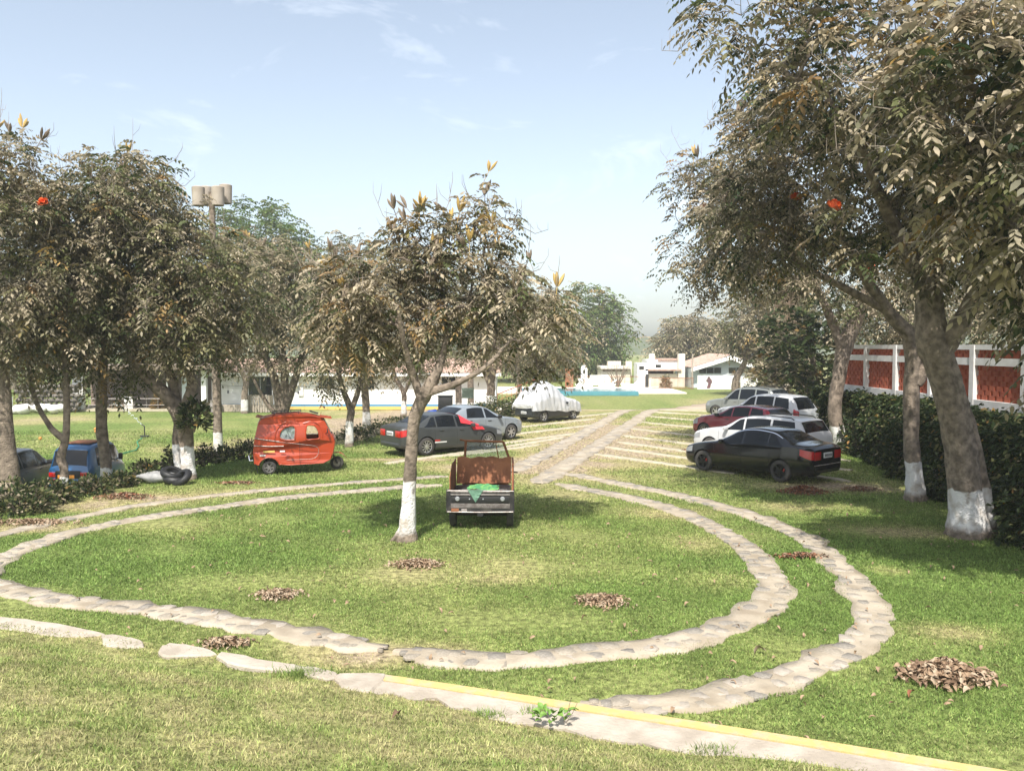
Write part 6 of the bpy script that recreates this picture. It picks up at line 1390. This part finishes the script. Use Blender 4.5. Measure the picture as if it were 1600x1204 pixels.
def leaf_pile(px, py, rx, ry, h, n, pal, label, singles=0, size=1.0, seed=1, z=0.0):
    c = at(px, py, z); r = np.random.default_rng(seed); t = empty('leaf_pile', c); tag(t, label, 'leaf pile', 'raked leaf piles')
    ms = {}
    for k in range(n + singles):
        a = r.uniform(0, 6.28); q = abs(r.normal(0, .55)) if k % 7 else r.uniform(.6, 1.5); x, y = rx * q * math.cos(a), ry * q * math.sin(a); zz = h * math.exp(-q * q * 1.5) * (1 if k >= n else r.uniform(.2, 1)) + .012
        m = int(r.choice(pal)); i = m + 4 * int(r.integers(0, 2)); e = Euler((r.normal(0, .5), r.normal(0, .5), r.uniform(0, 6.28))); s = size * r.uniform(.7, 1.2)
        if k >= n:
            o = link('leaf', LV[i], None, t); o.location = (x, y, zz + .012); o.rotation_euler = e; o.scale = (s, s, s)
        else:
            Vx, Fx = lco[i]; w = Vx @ np.array(e.to_matrix()).T * s + np.array([x, y, zz]); ms.setdefault(m, []).append((w, Fx))
    for m, lst in ms.items():
        off = 0; VV, FF = [], []
        for w, f in lst: VV.append(w); FF.append(f + off); off += len(w)
        o = link('leaf_litter', np_mesh('leaf_litter', np.concatenate(VV), np.concatenate(FF), None, True), LEAFM[m], t); o['kind'] = 'stuff'
    if h > .05:
        MB().grid(lambda u, v: Vector((rx * 1.0 * u * math.cos(v * 6.2832), ry * 1.0 * u * math.sin(v * 6.2832), h * .8 * math.exp(-u * u * 1.5) - .045)), 5, 16).build('mound', LEAFM[1], t)
    return t
leaf_pile(1478, 1058, .37, .25, .16, 1100, [0, 0, 1, 2, 1], 'largest brown leaf pile, on the lawn at the lower right', 280, .66, 1)
leaf_pile(435, 930, .30, .20, .06, 570, [0, 2, 2, 1], 'small tan leaf pile on the left half of the round lawn', 80, .40, 2)
leaf_pile(652, 883, .40, .24, .08, 840, [0, 0, 2, 1], 'tan leaf pile in front of the young tree', 80, .40, 3)
leaf_pile(940, 940, .32, .26, .07, 780, [0, 0, 1, 2], 'reddish tan leaf pile on the right half of the round lawn', 80, .40, 4)
leaf_pile(352, 1006, .28, .16, .05, 420, [0, 1, 2], 'thin leaf scatter between two kerb stones', 60, .40, 5)
leaf_pile(1255, 769, .52, .30, .16, 600, [3, 3, 1], 'russet leaf pile beside the rear wheel of the black sedan', 0, .58, 6)
leaf_pile(1250, 870, .36, .12, .05, 280, [1, 3, 0], 'flat dark leaf scatter between the two curved paths', 0, .58, 7)
leaf_pile(1345, 765, .40, .20, .07, 280, [3, 1, 0], 'small russet leaf pile behind the black sedan', 0, .58, 8)
leaf_pile(1090, 704, .42, .26, .08, 400, [3, 3, 0], 'russet leaf pile in front of the nose of the black sedan', 0, .58, 9)
leaf_pile(195, 777, .55, .26, .10, 440, [0, 1, 3], 'leaf pile on the bare earth below the shrubs', 0, .58, 10)
leaf_pile(50, 817, .75, .22, .05, 440, [0, 0, 1, 2], 'long leaf scatter at the left end of the outer path', 0, .58, 11)
leaf_pile(372, 755, .5, .15, .03, 240, [0, 1, 3], 'faint leaf scatter in front of the orange mototaxi', 0, .58, 12)
rs = np.random.default_rng(44); VV, FF, off = [], [], 0
for k in range(420):
    x, y = rs.uniform(-7, 9), rs.uniform(7.5, 20)
    if bank_side([x], [y])[0] > -.1 or abs(x) > y * .66: continue
    Vx, Fx = lco[int(rs.integers(0, 8))]; e = Euler((rs.normal(0, .4), rs.normal(0, .4), rs.uniform(0, 6.28))); VV.append(Vx @ np.array(e.to_matrix()).T * rs.uniform(.3, .6) + np.array([x, y, .035])); FF.append(Fx + off); off += len(Vx)
tag(link('leaf_litter', np_mesh('leaf_litter', np.concatenate(VV), np.concatenate(FF), None, True), LEAFM[0]), 'stray dry leaves scattered over the lawn', 'leaf litter', kind='stuff')
# single leaves lying about the lawn and bank
for k, (px, py, lb) in enumerate([(93, 1163, 'single curled leaf on the foreground grass at the lower left'), (618, 1118, 'single tan leaf on the foreground grass near the centre'), (1188, 1018, 'single pale leaf between the two curved paths'), (1425, 1085, 'single brown leaf left of the largest leaf pile')]):
    z = .0
    if k < 2:
        p0 = at(px, py, .3); s0 = float(bank_side([p0.x], [p0.y])[0]); z = float(bank_z(s0)); p0 = at(px, py, z + .05)
    else: p0 = at(px, py, .03)
    o = link('fallen_leaf', LV[k]); o.location = p0; o.rotation_euler = (.3, .2, k * 1.3); tag(o, lb, 'leaf', 'single fallen leaves')

# ------------------------------------------------------------------ small things
# old tyres and sack by the big tree
p = at(262, 756); r_ = at(247, 752)
for k, (dx, dy, dz, rot, lb) in enumerate([(.15, .15, .10, (0, .1, 0), 'old tyre lying flat at the foot of the big leaning tree'), (.04, .22, .27, (.3, .25, .3), 'old tyre leaning on top of the tyre heap'), (.36, .05, .16, (.5, -.5, 0), 'old tyre tilted against the whitewashed trunk')]):
    o = MB().lathe([(.17, -.08), (.27, -.09), (.31, -.05), (.32, 0), (.31, .05), (.27, .09), (.17, .08), (.19, 0), (.17, -.08)], (0, 0, 0), 22).build('old_tyre', M['black']); o.location = (p.x + dx, p.y + dy, dz); o.rotation_euler = rot; tag(o, lb, 'tyre', 'old tyres')
sk = SN(400, .25); sb_ = MB().grid(lambda u, v: Vector((.42 * math.sin(math.pi * u) ** .6 * math.cos(6.2832 * v) * (1 + .2 * float(sk(u * 2, v * 5))), .24 * math.sin(math.pi * u) ** .6 * math.sin(6.2832 * v), .12 - .12 * math.cos(math.pi * u) * (1 + .15 * float(sk(u * 5, v * 4))))), 12, 20).build('sack', mat('grey_sack', (.20, .20, .20), .8, (.33, .33, .325), 7, .4)); sb_.scale = (1.25, 1.25, 1.2); sb_.location = (r_.x + .02, r_.y - .05, .0); tag(sb_, 'pale grey crumpled sack lying beside the old tyres', 'sack')
# lawn sprinkler with hose and jet
sp_ = at(226, 682, LZ); sr = empty('lawn_sprinkler', sp_); tag(sr, 'lawn sprinkler throwing a thin water jet on the left lawn', 'sprinkler')
MB().tube([(0, 0, 0), (0, 0, .55)], .03, 8).box((0, 0, .03), (.4, .3, .06), None, .02).tube([(0, 0, .55), (-.15, 0, .65)], .025, 6).build('riser', M['black'], sr)
M['jet'] = mat('water_jet', (.8, .85, .88), .3, trans=.5)
jm = MB()
for k in range(46): f = k / 46; jm.box((-.15 - 1.4 * f + rnd.uniform(-.03, .03) * (1 + 3 * f), rnd.uniform(-.05, .05), .65 + 1.5 * f - .35 * f * f + rnd.uniform(-.04, .04) * (1 + 2 * f)), (.05, .02, .03), (0, .7, rnd.uniform(0, 3)))
o = jm.build('water_jet', M['jet'], sr); o['kind'] = 'stuff'
hs = MB().tube([at(a, b_, LZ + .03) for a, b_ in [(222, 684), (214, 690), (217, 697), (212, 703), (200, 706), (185, 710), (172, 712)]], .03, 6).build('garden_hose', mat('hose_green', (.03, .22, .09), .5)); tag(hs, 'green garden hose leading to the lawn sprinkler', 'hose')
for px, py, lb in [(63, 687, 'orange ball on the left lawn, farther left'), (149, 672, 'upper orange ball beside the straight trunk'), (150, 676, 'lower orange ball beside the straight trunk')]:
    pz = at(px, py, LZ); o = MB().lathe([(.001, 0), (.05, .01), (.08, .055), (.085, .09), (.06, .14), (.001, .165)], (0, 0, 0), 14).build('orange_ball', mat('orange_plastic', (.55, .24, .05), .5)); o.location = pz; tag(o, lb, 'ball', 'orange balls on the lawn')
# plant growing in a crack of the kerb
kp_ = at(862, 1128, KZ); kpn = empty('kerb_plant', kp_); tag(kpn, 'small bright green plant growing from a crack in the kerb', 'plant'); rr_ = np.random.default_rng(9)
for k in range(26):
    a = rr_.uniform(0, 6.28); q = rr_.uniform(.02, .13); L = rr_.uniform(.06, .10)
    me = MB().grid(lambda u, v: Vector(((u - .0) * L, (v - .5) * L * .75 * math.sin(math.pi * (.08 + .9 * u)), .25 * L * math.sin(3 * u) + .25 * L * abs(v - .5))), 4, 2).mesh('leaf'); me.materials.append(M['freshleaf'] if 'freshleaf' in M else M.setdefault('freshleaf', mat('fresh_leaf', (.12, .24, .04), .5, (.20, .34, .07), 20, trans=.2)))
    o = link('leaf', me, None, kpn); o.location = (q * math.cos(a) * 1.5, q * math.sin(a), rr_.uniform(.02, .12)); o.rotation_euler = (rr_.normal(0, .3), rr_.uniform(-.7, .1), a)
MB().tube([(.12, 0, 0), (.16, 0, .12), (.19, .02, .24)], [.004, .003, .002], 4).tube([(.14, 0, 0), (.2, -.02, .1), (.25, 0, .2)], [.004, .003, .002], 4).tube([(0, 0, 0), (-.05, 0, .08)], .004, 4).build('stems', M['bark_plain'], kpn)
# taller grass tufts by the kerb
r = np.random.default_rng(77); PT = []
for px, py, s in [(480, 1046, .20), (470, 1050, .15), (1110, 1170, .12), (760, 1115, .10), (1200, 1195, .12), (840, 1110, .08)]:
    c = xy(px, py, KZ); PT.append(c + r.normal(0, s, (260, 2)) * np.array([1, .4]))
PT = np.concatenate(PT); V, F, C = blades(PT, np.full(len(PT), .08), r.uniform(.06, .15, len(PT)), r.uniform(.006, .011, len(PT)), grass_col(np.full(len(PT), .15), r), 78, 2, .8)
tag(link('tall_grass_tufts', np_mesh('tall_grass_tufts', V, F, C), M['grass']), 'taller green grass tufts along the kerb', 'grass', kind='stuff')

# distant wooded ridge
rg = np.random.default_rng(12); rd = SN(500, 60); xs_ = np.linspace(-500, 500, 160)
def ridge(u, v): x = -500 + 1000 * u; top = 9 + 4 * float(rd(x, 0)) + 2 * float(rd(x * 5, 9)); return Vector((x, 420 + 60 * v, -2 + (top + 2) * math.sin(math.pi * min(v, .5)) ** .7))
tag(MB().grid(ridge, 160, 8).build('hills', mat('far_wood', (.05, .065, .03), 1, (.09, .10, .05), .3)), kind='structure')

# the dusty air
hz_ = MB().box((0, 230, 9.5), (1300, 640, 24)).build('haze', None); hm = bpy.data.materials.new('haze_air'); hm.use_nodes = True; hn = hm.node_tree.nodes
for n_ in list(hn):
    if n_.type == 'BSDF_PRINCIPLED': hn.remove(n_)
vol = hn.new('ShaderNodeVolumePrincipled'); vol.inputs['Color'].default_value = (.86, .89, .93, 1); vol.inputs['Density'].default_value = HAZE; vol.inputs['Anisotropy'].default_value = .2
hm.node_tree.links.new(vol.outputs[0], hn['Material Output'].inputs['Volume']); hz_.data.materials.append(hm); tag(hz_, 'pale dusty haze over the whole park', 'haze', kind='stuff')
print('ALL done', len(bpy.data.objects))
